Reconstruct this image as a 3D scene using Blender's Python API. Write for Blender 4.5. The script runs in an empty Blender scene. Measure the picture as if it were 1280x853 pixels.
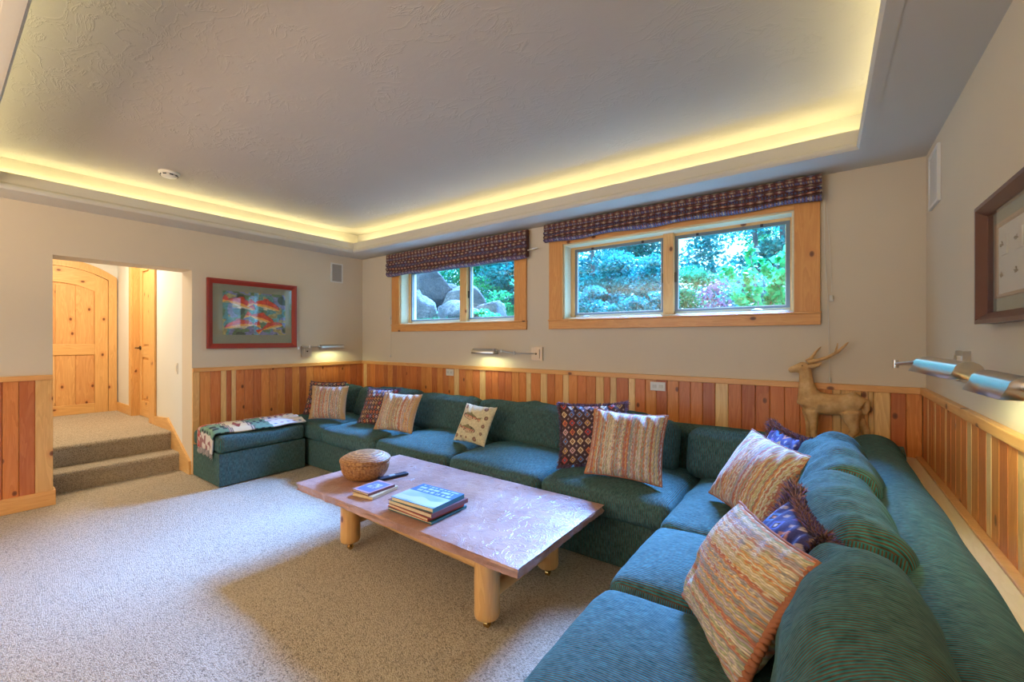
import bpy, bmesh, math, random
import numpy as np
from mathutils import Vector, Matrix, Euler, noise as mnoise

C = bpy.context.scene.collection
SC = bpy.context.scene
R = math.radians
random.seed(7)
rng = np.random.default_rng(11)

# ------------------------------------------------------------------ camera
cam_d = bpy.data.cameras.new('camera')
cam = bpy.data.objects.new('camera', cam_d)
C.objects.link(cam)
cam_d.sensor_width = 36.0
cam_d.lens = 533.0 / 1280.0 * 36.0
cam_d.shift_y = -2.0 / 1280.0
cam_d.clip_start = 0.02
cam_d.clip_end = 200
cam.location = (0, 0, 1.35)
cam.rotation_euler = (R(90), 0, math.atan2(390, 533))
SC.camera = cam

# ------------------------------------------------------------------ world, sun, large lights, exposure
world = bpy.data.worlds.new('world')
SC.world = world
world.use_nodes = True
bg = world.node_tree.nodes['Background']
bg.inputs[0].default_value = (0.42, 0.74, 1.0, 1)
bg.inputs[1].default_value = 4.2


def lamp(name, kind, loc, energy, color, rot=(0, 0, 0), **kw):
    d = bpy.data.lights.new(name, kind)
    d.energy = energy
    d.color = color
    for k, v in kw.items():
        setattr(d, k, v)
    o = bpy.data.objects.new(name, d)
    o.location = loc
    o.rotation_euler = rot
    C.objects.link(o)
    return o


# hazy daylight falling in from above the back garden
lamp('sun', 'SUN', (0, 8, 8), 92.0, (0.19, 0.40, 1.0), (R(-(90 - 43)), 0, R(4)), angle=R(34))
# added unseen fill light aimed at the ceiling, standing in for front-room light
lamp('added_fill_uplight', 'AREA', (-2.4, -1.95, 1.50), 182, (1.0, 0.74, 0.45), (R(180), 0, 0), shape='RECTANGLE', size=3.6, size_y=1.4)
lamp('hall_ceiling_light', 'AREA', (-6.6, 0.9, 2.68), 36, (1.0, 0.86, 0.64), (0, 0, 0), shape='RECTANGLE', size=1.0, size_y=0.6)

vs = SC.view_settings
vs.view_transform = 'Standard'
vs.look = 'None'
vs.exposure = 0.40
vs.gamma = 1.0
vs.use_curve_mapping = False

# ------------------------------------------------------------------ materials


class NT:
    def __init__(s, name):
        s.m = bpy.data.materials.new(name)
        s.m.use_nodes = True
        s.t = s.m.node_tree
        s.b = s.t.nodes['Principled BSDF']
        s.out = s.t.nodes['Material Output']

    def n(s, typ, ins=None, **props):
        nd = s.t.nodes.new(typ)
        for k, v in props.items():
            setattr(nd, k, v)
        for k, v in (ins or {}).items():
            if isinstance(v, bpy.types.NodeSocket):
                s.t.links.new(v, nd.inputs[k])
            else:
                nd.inputs[k].default_value = v
        return nd

    def l(s, a, b):
        s.t.links.new(a, b)

    def ramp(s, fac, stops, interp='LINEAR'):
        r = s.t.nodes.new('ShaderNodeValToRGB')
        r.color_ramp.interpolation = interp
        e = r.color_ramp.elements
        while len(e) < len(stops):
            e.new(0.5)
        for i, (p, c) in enumerate(stops):
            e[i].position = p
            e[i].color = (*c, 1) if len(c) == 3 else c
        s.l(fac, r.inputs[0])
        return r.outputs[0]

    def mix(s, fac, a, b, mode='MIX'):
        nd = s.t.nodes.new('ShaderNodeMix')
        nd.data_type = 'RGBA'
        nd.blend_type = mode
        for idx, v in ((0, fac), (6, a), (7, b)):
            if isinstance(v, bpy.types.NodeSocket):
                s.l(v, nd.inputs[idx])
            elif idx == 0:
                nd.inputs[0].default_value = v
            else:
                nd.inputs[idx].default_value = (*v, 1)
        return nd.outputs[2]

    def math(s, op, a, b=0.0, c=None):
        nd = s.t.nodes.new('ShaderNodeMath')
        nd.operation = op
        for i, v in enumerate((a, b) if c is None else (a, b, c)):
            if isinstance(v, bpy.types.NodeSocket):
                s.l(v, nd.inputs[i])
            else:
                nd.inputs[i].default_value = v
        return nd.outputs[0]

    def coord(s, kind='Object', scale=(1, 1, 1)):
        tc = s.t.nodes.new('ShaderNodeTexCoord')
        mp = s.t.nodes.new('ShaderNodeMapping')
        mp.inputs['Scale'].default_value = scale
        s.l(tc.outputs[kind], mp.inputs[0])
        return mp.outputs[0]

    def noise(s, vec, scale, detail=3.0, rough=0.5, dist=0.0):
        return s.n('ShaderNodeTexNoise', {'Vector': vec, 'Scale': scale, 'Detail': detail, 'Roughness': rough, 'Distortion': dist}).outputs[0]

    def bump(s, h, strength=0.3, dist=0.01, normal=None):
        b = s.n('ShaderNodeBump', {'Height': h, 'Strength': strength, 'Distance': dist})
        if normal is not None:
            s.l(normal, b.inputs['Normal'])
        s.l(b.outputs[0], s.b.inputs['Normal'])
        return b.outputs[0]

    def set(s, **k):
        for a, v in k.items():
            a = a.replace('_', ' ')
            if isinstance(v, bpy.types.NodeSocket):
                s.l(v, s.b.inputs[a])
            else:
                s.b.inputs[a].default_value = (*v, 1) if isinstance(v, tuple) and len(v) == 3 else v
        return s


M = {}


def simple(name, col, rough=0.6, metal=0.0, var=0.06, scale=20.0, **k):
    t = NT(name)
    v = t.noise(t.coord(), scale, 3)
    a = tuple(max(0, c * (1 - var)) for c in col)
    b = tuple(min(1, c * (1 + var)) for c in col)
    t.set(Base_Color=t.mix(v, a, b), Roughness=rough, Metallic=metal, **k)
    M[name] = t.m
    return t


# wall plaster
def plaster(name, col, bump=0.12):
    t = NT(name)
    v = t.coord('Object')
    n1 = t.noise(v, 2.5, 4)
    n2 = t.noise(v, 30, 4, 0.6)
    t.set(Base_Color=t.mix(n1, tuple(c * .97 for c in col), tuple(min(1, c * 1.03) for c in col)), Roughness=0.85)
    t.bump(n2, bump, 0.004)
    M[name] = t.m


plaster('wall_plaster', (0.69, 0.58, 0.43))
plaster('hall_plaster', (0.78, 0.77, 0.72))
plaster('soffit_plaster', (0.60, 0.56, 0.49))


def trowel():
    t = NT('ceiling_plaster')
    v = t.coord('Object', (1, 1, 1))
    n0 = t.noise(v, 1.7, 3, 0.5, 1.2)
    wv = t.n('ShaderNodeVectorMath', {0: v, 1: (0, 0, 0)}, operation='ADD')
    sc = t.noise(t.coord('Object', (1.0, 1.9, 1)), 5.0, 5, 0.60, 0.9)
    ridge = t.math('ABSOLUTE', t.math('SUBTRACT', sc, 0.5))
    line = t.ramp(ridge, [(0.0, (1, 1, 1)), (0.018, (0.25, 0.25, 0.25)), (0.05, (0, 0, 0))])
    mask = t.ramp(n0, [(0.40, (0, 0, 0)), (0.60, (1, 1, 1))])
    h = t.mix(1.0, line, mask, 'MULTIPLY')
    fine = t.noise(v, 26, 4, 0.6)
    h2 = t.math('ADD', t.math('MULTIPLY', h, 0.9), t.math('MULTIPLY', fine, 0.22))
    h3 = t.math('ADD', h2, t.math('MULTIPLY', t.noise(v, 3.2, 3), 0.9))
    t.set(Base_Color=t.mix(n0, (0.47, 0.43, 0.39), (0.52, 0.48, 0.44)), Roughness=0.8)
    t.bump(h3, 0.32, 0.010)
    M['ceiling_plaster'] = t.m


trowel()


def carpet(name, rib=True):
    t = NT(name)
    v = t.coord('Object')
    vor = t.n('ShaderNodeTexVoronoi', {'Vector': t.coord('Object', (1.0, 1.5, 1.0)), 'Scale': 140.0, 'Randomness': 0.7})
    d = vor.outputs['Distance']
    vc = t.n('ShaderNodeSeparateColor', {0: vor.outputs['Color']}).outputs[0]
    speck = t.ramp(vc, [(0.0, (0.20, 0.15, 0.10)), (0.16, (0.40, 0.31, 0.20)), (0.45, (0.57, 0.46, 0.32)), (1.0, (0.67, 0.57, 0.42))])
    shade = t.ramp(d, [(0.0, (1, 1, 1)), (0.55, (0.86, 0.84, 0.82)), (0.9, (0.5, 0.48, 0.46))])
    n1 = t.noise(v, 1.3, 3)
    col = t.mix(1.0, speck, shade, 'MULTIPLY')
    col = t.mix(t.ramp(n1, [(0.35, (0, 0, 0)), (0.7, (0.22, 0.22, 0.22))]), col, (0.62, 0.54, 0.42))
    t.set(Base_Color=col, Roughness=1.0, Sheen_Weight=0.15)
    t.bump(t.math('SUBTRACT', 1.0, d), 0.8, 0.008)
    M[name] = t.m


carpet('carpet')


def wood(name, ca, cb, knots=True, axis=2, rough=0.42, objcol=False, knot_scale=4.2):
    """pine: long grain along the given axis, growth bands, brown knots"""
    t = NT(name)
    tc = t.t.nodes.new('ShaderNodeTexCoord')
    oi = t.t.nodes.new('ShaderNodeObjectInfo')
    off = t.n('ShaderNodeVectorMath', {0: oi.outputs['Location'], 1: (3.71, 5.13, 1.37)}, operation='MULTIPLY')
    rnd = t.n('ShaderNodeVectorMath', {0: (31.0, 17.0, 47.0)}, operation='SCALE')
    t.l(oi.outputs['Random'], rnd.inputs['Scale'])
    a1 = t.n('ShaderNodeVectorMath', {0: off.outputs[0], 1: rnd.outputs[0]}, operation='ADD')
    v = t.n('ShaderNodeVectorMath', {0: tc.outputs['Object'], 1: a1.outputs[0]}, operation='ADD').outputs[0]
    s1 = [9.0, 9.0, 9.0]
    s1[axis] = 0.9
    mp = t.n('ShaderNodeMapping', {'Vector': v, 'Scale': tuple(s1)}).outputs[0]
    g1 = t.noise(mp, 1.6, 3, 0.5, 0.9)
    s2 = [90.0, 90.0, 90.0]
    s2[axis] = 2.5
    mp2 = t.n('ShaderNodeMapping', {'Vector': v, 'Scale': tuple(s2)}).outputs[0]
    g2 = t.noise(mp2, 1.0, 2, 0.5)
    band = t.math('FRACT', t.math('MULTIPLY', g1, 7.0))
    band = t.ramp(band, [(0.0, (0.35, 0.35, 0.35)), (0.5, (0.65, 0.65, 0.65)), (0.9, (1, 1, 1)), (1.0, (0.4, 0.4, 0.4))])
    mixf = t.mix(0.35, band, g2)
    if objcol:
        base = oi.outputs['Color']
        dark = t.mix(1.0, base, (0.72, 0.55, 0.45), 'MULTIPLY')
        light = t.mix(0.12, base, (1.0, 0.72, 0.38))
        col = t.mix(mixf, dark, light)
    else:
        col = t.mix(mixf, ca, cb)
    if knots:
        s3 = [6.5, 6.5, 6.5]
        s3[axis] = knot_scale
        sx_ = t.n('ShaderNodeSeparateXYZ', {0: v})
        ax_ = [q for q in (0, 1, 2) if q != axis]
        mp3 = t.n('ShaderNodeCombineXYZ', {0: t.math('MULTIPLY', t.math('ADD', sx_.outputs[ax_[0]], sx_.outputs[ax_[1]]), 6.5),
                                           1: t.math('MULTIPLY', sx_.outputs[axis], knot_scale), 2: 0.0}).outputs[0]
        vor = t.n('ShaderNodeTexVoronoi', {'Vector': mp3, 'Scale': 1.0, 'Randomness': 1.0}, voronoi_dimensions='2D')
        sel = t.n('ShaderNodeSeparateColor', {0: vor.outputs['Color']}).outputs[1]
        on = t.math('GREATER_THAN', sel, 0.70 if objcol else 0.80)
        k = t.ramp(vor.outputs['Distance'], [(0.0, (1, 1, 1)), (0.065, (0.8, 0.8, 0.8)), (0.10, (0.0, 0.0, 0.0))])
        kf = t.math('MULTIPLY', k, on)
        halo = t.math('MULTIPLY', t.ramp(vor.outputs['Distance'], [(0.08, (0.4, 0.4, 0.4)), (0.26, (0, 0, 0))]), on)
        col = t.mix(halo, col, (0.62, 0.20, 0.05))
        col = t.mix(kf, col, (0.14, 0.035, 0.012))
    t.set(Base_Color=col, Roughness=rough, Coat_Weight=0.15, Coat_Roughness=0.25)
    t.bump(g2, 0.08, 0.002)
    M[name] = t.m


wood('pine_board', None, None, objcol=True, axis=2)
wood('pine_x', (0.60, 0.29, 0.085), (0.85, 0.52, 0.20), axis=0)
wood('pine_y', (0.60, 0.29, 0.085), (0.85, 0.52, 0.20), axis=1)
wood('pine_z', (0.62, 0.30, 0.085), (0.85, 0.50, 0.19), axis=2)
wood('trim_x', (0.70, 0.30, 0.085), (0.86, 0.46, 0.16), axis=0)
wood('trim_y', (0.70, 0.30, 0.085), (0.86, 0.46, 0.16), axis=1)
wood('casing_z', (0.62, 0.22, 0.05), (0.80, 0.38, 0.11), axis=2)
wood('casing_x', (0.66, 0.25, 0.06), (0.84, 0.42, 0.13), axis=0)
wood('jamb_wood', (0.70, 0.60, 0.40), (0.80, 0.72, 0.52), axis=0, knots=False)
wood('ledge_wood', (0.80, 0.55, 0.27), (0.88, 0.65, 0.36), axis=1, knots=False)
wood('log', (0.60, 0.28, 0.08), (0.80, 0.46, 0.16), axis=2, knot_scale=4.0)
wood('log_x', (0.60, 0.28, 0.08), (0.78, 0.44, 0.16), axis=0)
wood('log_y', (0.60, 0.28, 0.08), (0.78, 0.44, 0.16), axis=1)


def corduroy(name, axis='u'):
    """ribbed chenille: teal wales with dark grooves, UV u runs across the wales (metres)"""
    t = NT(name)
    uv = t.t.nodes.new('ShaderNodeUVMap')
    sep = t.n('ShaderNodeSeparateXYZ', {0: uv.outputs[0]})
    u = sep.outputs[0]
    vv = sep.outputs[1]
    nz = t.noise(t.coord('Object'), 6.0, 3)
    ph = t.math('MULTIPLY', u, 2 * math.pi / 0.0075)
    s = t.math('SINE', t.math('ADD', ph, t.math('MULTIPLY', nz, 2.0)))
    s01 = t.math('MULTIPLY_ADD', s, 0.5, 0.5)
    wale = t.math('FLOOR', t.math('DIVIDE', u, 0.0075))
    comb = t.n('ShaderNodeCombineXYZ', {0: wale, 1: t.math('MULTIPLY', vv, 22.0), 2: 0.0}).outputs[0]
    yarn = t.noise(comb, 1.0, 2, 0.7)
    ridge = t.ramp(yarn, [(0.25, (0.012, 0.082, 0.082)), (0.5, (0.026, 0.145, 0.142)), (0.72, (0.065, 0.26, 0.25))])
    groove = t.ramp(yarn, [(0.3, (0.040, 0.026, 0.014)), (0.55, (0.120, 0.060, 0.032)), (0.75, (0.06, 0.055, 0.03))])
    col = t.mix(t.ramp(s01, [(0.25, (0, 0, 0)), (0.6, (1, 1, 1))]), groove, ridge)
    t.set(Base_Color=col, Roughness=0.9, Sheen_Weight=0.12, Sheen_Roughness=0.4, Sheen_Tint=(0.25, 0.70, 0.75), Specular_IOR_Level=0.15)
    fold = t.noise(t.coord('Object'), 9.0, 3)
    h = t.math('ADD', t.math('MULTIPLY', s01, 0.25), t.math('MULTIPLY', fold, 1.2))
    t.bump(h, 0.45, 0.008)
    M[name] = t.m


corduroy('corduroy')


def vcol(name, rough=0.85, scale=220.0, bump=0.3, dist=0.002, sheen=0.1, spec=0.3, coat=0.0):
    t = NT(name)
    a = t.n('ShaderNodeVertexColor', layer_name='Col')
    n = t.noise(t.coord('Object'), scale, 3, 0.6)
    col = t.mix(t.ramp(n, [(0.3, (0.0, 0.0, 0.0)), (0.75, (0.35, 0.35, 0.35))]), a.outputs[0], t.mix(0.12, a.outputs[0], (0.9, 0.8, 0.65)))
    t.set(Base_Color=col, Roughness=rough, Sheen_Weight=sheen, Specular_IOR_Level=spec, Coat_Weight=coat)
    t.bump(n, bump, dist)
    M[name] = t.m


vcol('woven')
vcol('print', rough=0.45, scale=60, bump=0.02, sheen=0, spec=0.5)
vcol('leaf_tint', rough=0.7, scale=5, bump=0.0, sheen=0)

simple('white_plastic', (0.75, 0.72, 0.66), 0.35)
simple('dark_plastic', (0.02, 0.025, 0.04), 0.35)
simple('grille', (0.36, 0.33, 0.29), 0.7)
simple('grille_white', (0.62, 0.59, 0.53), 0.5)
simple('nickel', (0.62, 0.58, 0.54), 0.28, 1.0, 0.04, 60)
simple('brass', (0.65, 0.43, 0.16), 0.25, 1.0)
simple('bronze', (0.10, 0.08, 0.06), 0.4, 1.0)
simple('shade_lining', (0.80, 0.74, 0.60), 0.4)
simple('red_frame', (0.33, 0.035, 0.02), 0.35)
simple('dark_frame', (0.13, 0.05, 0.035), 0.3)
simple('mat_green', (0.30, 0.31, 0.22), 0.8)
simple('mat_sage', (0.30, 0.34, 0.27), 0.85, 0, 0.18, 14)
simple('mat_tan', (0.52, 0.36, 0.22), 0.8)
simple('paper', (0.80, 0.76, 0.66), 0.8)
simple('pages', (0.72, 0.56, 0.34), 0.8, 0, 0.15, 90)
simple('cord_white', (0.70, 0.64, 0.54), 0.7)
simple('sash_grey', (0.16, 0.19, 0.22), 0.35)
simple('sash_white', (0.60, 0.62, 0.60), 0.4)
simple('book_brown', (0.20, 0.07, 0.07), 0.45)
simple('book_red', (0.45, 0.07, 0.04), 0.5)
simple('book_teal', (0.04, 0.16, 0.18), 0.5)
simple('book_cream', (0.66, 0.50, 0.28), 0.6)
simple('button_grey', (0.45, 0.47, 0.5), 0.5)
simple('bark', (0.24, 0.20, 0.17), 0.9, 0, 0.4, 12)
simple('fly_brown', (0.16, 0.11, 0.05), 0.8)
simple('piping_rust', (0.36, 0.12, 0.05), 0.8)
simple('piping_tan', (0.45, 0.27, 0.13), 0.8)

t = NT('stone_slab')
v = t.coord('Object')
n1 = t.noise(v, 3.0, 5, 0.6, 0.8)
n2 = t.noise(v, 16, 6, 0.65, 0.6)
n3 = t.noise(v, 90, 3, 0.6)
col = t.ramp(n1, [(0.3, (0.33, 0.155, 0.105)), (0.5, (0.45, 0.235, 0.17)), (0.7, (0.50, 0.30, 0.24))])
col = t.mix(t.ramp(n2, [(0.45, (0, 0, 0)), (0.7, (0.35, 0.35, 0.35))]), col, (0.24, 0.11, 0.08))
t.set(Base_Color=col, Roughness=t.math('MULTIPLY_ADD', n2, 0.35, 0.16), Specular_IOR_Level=0.6)
cr = t.ramp(t.math('ABSOLUTE', t.math('SUBTRACT', t.noise(v, 9, 4, 0.6, 1.5), 0.5)), [(0.0, (1, 1, 1)), (0.03, (0, 0, 0))])
t.bump(t.math('ADD', t.math('MULTIPLY', n2, 0.8), t.math('ADD', t.math('MULTIPLY', cr, 0.3), t.math('MULTIPLY', n3, 0.15))), 0.4, 0.012)
M['stone_slab'] = t.m

t = NT('wicker')
v = t.coord('Object')
w = t.n('ShaderNodeTexWave', {'Vector': v, 'Scale': 38.0, 'Distortion': 1.5}, bands_direction='Z').outputs[0]
nn = t.noise(v, 70, 3)
col = t.ramp(nn, [(0.3, (0.25, 0.09, 0.025)), (0.55, (0.55, 0.25, 0.07)), (0.8, (0.72, 0.42, 0.16))])
t.set(Base_Color=t.mix(w, t.mix(0.5, col, (0.2, 0.07, 0.02)), col), Roughness=0.5)
t.bump(t.math('ADD', w, nn), 0.5, 0.004)
M['wicker'] = t.m

t = NT('papier_mache')
v = t.coord('Object')
n1 = t.noise(v, 22, 4, 0.6)
n2 = t.noise(v, 130, 3, 0.6)
t.set(Base_Color=t.ramp(n1, [(0.3, (0.52, 0.28, 0.10)), (0.55, (0.68, 0.41, 0.17)), (0.75, (0.78, 0.52, 0.26))]), Roughness=0.75)
t.bump(t.math('ADD', n1, t.math('MULTIPLY', n2, 0.4)), 0.5, 0.006)
M['papier_mache'] = t.m

t = NT('boulder')
v = t.coord('Object')
n1 = t.noise(v, 2.2, 6, 0.6)
n2 = t.noise(v, 20, 5, 0.7)
t.set(Base_Color=t.mix(t.ramp(n2, [(0.4, (0, 0, 0)), (0.6, (1, 1, 1))]), t.ramp(n1, [(0.3, (0.10, 0.09, 0.10)), (0.5, (0.22, 0.20, 0.20)), (0.7, (0.42, 0.34, 0.32))]), (0.16, 0.15, 0.15)), Roughness=0.9)
t.bump(t.math('ADD', n1, n2), 1.0, 0.12)
M['boulder'] = t.m

t = NT('grass_ground')
v = t.coord('Object')
n1 = t.noise(v, 3.0, 6, 0.7)
t.set(Base_Color=t.ramp(n1, [(0.3, (0.01, 0.05, 0.02)), (0.55, (0.03, 0.11, 0.03)), (0.75, (0.07, 0.16, 0.05))]), Roughness=1.0)
t.bump(t.noise(v, 14, 5, 0.7), 1.0, 0.08)
M['grass_ground'] = t.m


def leafmat(name, c1, c2):
    t = NT(name)
    a = t.n('ShaderNodeVertexColor', layer_name='Col')
    f = t.n('ShaderNodeSeparateColor', {0: a.outputs[0]}).outputs[0]
    col = t.mix(f, c1, c2)
    tr = t.n('ShaderNodeBsdfTranslucent', {'Color': col})
    t.set(Base_Color=col, Roughness=0.5)
    mx = t.n('ShaderNodeMixShader', {0: 0.45})
    t.l(t.b.outputs[0], mx.inputs[1])
    t.l(tr.outputs[0], mx.inputs[2])
    t.l(mx.outputs[0], t.out.inputs[0])
    M[name] = t.m


leafmat('leaf_blue', (0.010, 0.11, 0.10), (0.05, 0.36, 0.32))
leafmat('leaf_green', (0.015, 0.16, 0.06), (0.06, 0.42, 0.17))
leafmat('leaf_bright', (0.02, 0.26, 0.07), (0.07, 0.55, 0.17))
leafmat('blossom', (0.16, 0.06, 0.10), (0.28, 0.14, 0.18))

t = NT('glass')
gm = t.t.nodes.new('ShaderNodeNewGeometry')
fr = t.n('ShaderNodeFresnel', {0: t.math('MULTIPLY_ADD', gm.outputs['Backfacing'], 1 / 1.45 - 1.45, 1.45)})
tr = t.n('ShaderNodeBsdfTransparent', {0: (0.86, 0.96, 1.0, 1)})
gl = t.n('ShaderNodeBsdfGlossy', {'Roughness': 0.02})
mx = t.n('ShaderNodeMixShader', {0: fr.outputs[0]})
t.l(tr.outputs[0], mx.inputs[1])
t.l(gl.outputs[0], mx.inputs[2])
t.l(mx.outputs[0], t.out.inputs[0])
M['glass'] = t.m
cg = t.m.copy()
cg.name = 'clear_glass'
[q for q in cg.node_tree.nodes if q.type == 'BSDF_TRANSPARENT'][0].inputs[0].default_value = (0.98, 0.98, 0.98, 1)
M['clear_glass'] = cg


def emissive(name, col, s):
    t = NT(name)
    t.set(Base_Color=(0, 0, 0), Emission_Color=col, Emission_Strength=s)
    M[name] = t.m


emissive('cove_emitter', (1.0, 0.88, 0.42), 15.5)
emissive('bulb_emitter', (0.90, 1.0, 0.58), 60.0)


# ------------------------------------------------------------------ mesh helpers
class B:
    def __init__(s):
        s.v = []
        s.f = []
        s.c = []

    def add(s, vs, fs, col=None):
        o = len(s.v)
        s.v += [tuple(p) for p in vs]
        s.f += [tuple(i + o for i in f) for f in fs]
        if col is not None:
            s.c += [col] * len(vs)

    def box(s, a, b, bev=0.0):
        x0, y0, z0 = a
        x1, y1, z1 = b
        if bev > 0:
            bm = bmesh.new()
            bmesh.ops.create_cube(bm, size=1)
            for q in bm.verts:
                q.co = Vector(((x0 + x1) / 2 + q.co.x * (x1 - x0), (y0 + y1) / 2 + q.co.y * (y1 - y0), (z0 + z1) / 2 + q.co.z * (z1 - z0)))
            bmesh.ops.bevel(bm, geom=list(bm.edges), offset=bev, segments=2, affect='EDGES', profile=0.5)
            bm.verts.ensure_lookup_table()
            s.add([q.co[:] for q in bm.verts], [[q.index for q in f.verts] for f in bm.faces])
            bm.free()
            return s
        vs = [(x0, y0, z0), (x1, y0, z0), (x1, y1, z0), (x0, y1, z0), (x0, y0, z1), (x1, y0, z1), (x1, y1, z1), (x0, y1, z1)]
        s.add(vs, [(3, 2, 1, 0), (4, 5, 6, 7), (0, 1, 5, 4), (1, 2, 6, 5), (2, 3, 7, 6), (3, 0, 4, 7)])
        return s

    def tube(s, pts, rad, n=10, cap=True):
        pts = [Vector(p) for p in pts]
        if not hasattr(rad, '__len__'):
            rad = [rad] * len(pts)
        o = len(s.v)
        up = None
        for i, p in enumerate(pts):
            d = (pts[min(i + 1, len(pts) - 1)] - pts[max(i - 1, 0)]).normalized()
            if up is None:
                a = Vector((0, 0, 1)) if abs(d.z) < 0.9 else Vector((1, 0, 0))
                up = (a - d * a.dot(d)).normalized()
            else:
                up = (up - d * up.dot(d)).normalized()
            sd = d.cross(up)
            for k in range(n):
                t_ = 2 * math.pi * k / n
                s.v.append(tuple(p + (up * math.cos(t_) + sd * math.sin(t_)) * rad[i]))
        for i in range(len(pts) - 1):
            for k in range(n):
                a = o + i * n + k
                b = o + i * n + (k + 1) % n
                s.f.append((b, a, a + n, b + n))
        if cap:
            s.f.append(tuple(o + k for k in range(n)))
            s.f.append(tuple(o + (len(pts) - 1) * n + k for k in reversed(range(n))))
        return s

    def prism(s, prof, axis, a, b):
        """2D profile swept along an axis from a to b; profile in the other two axes in order"""
        n = len(prof)
        vs = []
        for q in (a, b):
            for (p0, p1) in prof:
                vs.append({0: (q, p0, p1), 1: (p0, q, p1), 2: (p0, p1, q)}[axis])
        fs = [(i, (i + 1) % n, n + (i + 1) % n, n + i) for i in range(n)]
        fs += [tuple(reversed(range(n))), tuple(range(n, 2 * n))]
        s.add(vs, fs)
        return s

    def lathe(s, prof, c=(0, 0, 0), n=24, mod=None):
        o = len(s.v)
        for j, (r, z) in enumerate(prof):
            for k in range(n):
                t_ = 2 * math.pi * k / n
                rr = r * (mod(t_, j) if mod else 1)
                s.v.append((c[0] + rr * math.cos(t_), c[1] + rr * math.sin(t_), c[2] + z))
        for j in range(len(prof) - 1):
            for k in range(n):
                a = o + j * n + k
                b = o + j * n + (k + 1) % n
                s.f.append((a, b, b + n, a + n))
        s.f.append(tuple(o + k for k in reversed(range(n))))
        s.f.append(tuple(o + (len(prof) - 1) * n + k for k in range(n)))
        return s

    def mesh(s, name, smooth=False, fix=True):
        me = bpy.data.meshes.new(name)
        me.from_pydata(s.v, [], s.f)
        if s.c:
            at = me.color_attributes.new('Col', 'FLOAT_COLOR', 'POINT')
            arr = np.ones((len(s.v), 4), dtype=np.float32)
            arr[:, :3] = np.array(s.c, dtype=np.float32)
            at.data.foreach_set('color', arr.ravel())
        if fix:
            bm = bmesh.new()
            bm.from_mesh(me)
            bmesh.ops.recalc_face_normals(bm, faces=bm.faces)
            bm.to_mesh(me)
            bm.free()
        if smooth:
            me.polygons.foreach_set('use_smooth', [True] * len(me.polygons))
            if smooth != 'all':
                try:
                    me.set_sharp_from_angle(angle=R(smooth if smooth is not True else 40))
                except Exception:
                    pass
        me.update()
        return me

    def build(s, name, mat, parent=None, smooth=False, fix=True):
        return link(name, s.mesh(name, smooth, fix), mat, parent)


def link(name, me, mat, parent=None):
    o = bpy.data.objects.new(name, me)
    if mat is not None and not me.materials:
        me.materials.append(M[mat])
    C.objects.link(o)
    if parent is not None:
        o.parent = parent
        o.matrix_parent_inverse = Matrix.Identity(4)
        # all meshes are written in world coordinates unless the caller says otherwise
        o.location = tuple(-c for c in wloc(parent)) if parent.get('world_children', True) and parent.type == 'EMPTY' else (0, 0, 0)
    return o


def wloc(o):
    v = Vector(o.location)
    while o.parent is not None:
        o = o.parent
        v += Vector(o.location)
    return v


def thing(name, label, cat, loc=(0, 0, 0), group=None, local=False):
    o = bpy.data.objects.new(name, None)
    o.empty_display_size = 0.05
    o.location = loc
    o['label'] = label
    o['category'] = cat
    if group:
        o['group'] = group
    if local:
        o['world_children'] = False
    C.objects.link(o)
    return o


def tag(o, label, cat, group=None):
    o['label'] = label
    o['category'] = cat
    if group:
        o['group'] = group
    return o


def struct(o):
    o['kind'] = 'structure'
    return o


def stuff(o):
    o['kind'] = 'stuff'
    return o


def vnoise(x, y, seed=0):
    """smooth value noise on arrays"""
    x = np.asarray(x, float)
    y = np.asarray(y, float)
    xi = np.floor(x).astype(int)
    yi = np.floor(y).astype(int)
    xf = x - xi
    yf = y - yi

    def h(a, b):
        q = np.sin(a * 127.1 + b * 311.7 + seed * 74.7) * 43758.5453
        return q - np.floor(q)
    u = xf * xf * (3 - 2 * xf)
    w = yf * yf * (3 - 2 * yf)
    return (h(xi, yi) * (1 - u) + h(xi + 1, yi) * u) * (1 - w) + (h(xi, yi + 1) * (1 - u) + h(xi + 1, yi + 1) * u) * w


# ================================================================== ROOM SHELL
XL, XR, YB, YF = -5.10, 0.49, 3.50, -3.20
ZS = 2.44      # soffit
ZT = 2.72      # tray ceiling
struct(B().box((XL - 0.45, YF - .1, -0.10), (XR + 0.2, YB + 0.2, 0.0)).build('floor', 'carpet'))


def cells(x0, x1, z0, z1, holes):
    xs = sorted({x0, x1, *[h[0] for h in holes], *[h[1] for h in holes]})
    zs = sorted({z0, z1, *[h[2] for h in holes], *[h[3] for h in holes]})
    out = []
    for i in range(len(xs) - 1):
        run = None
        for j in range(len(zs) - 1):
            cx, cz = (xs[i] + xs[i + 1]) / 2, (zs[j] + zs[j + 1]) / 2
            inside = any(h[0] < cx < h[1] and h[2] < cz < h[3] for h in holes)
            if not inside:
                out.append((xs[i], xs[i + 1], zs[j], zs[j + 1]))
    return out


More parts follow.
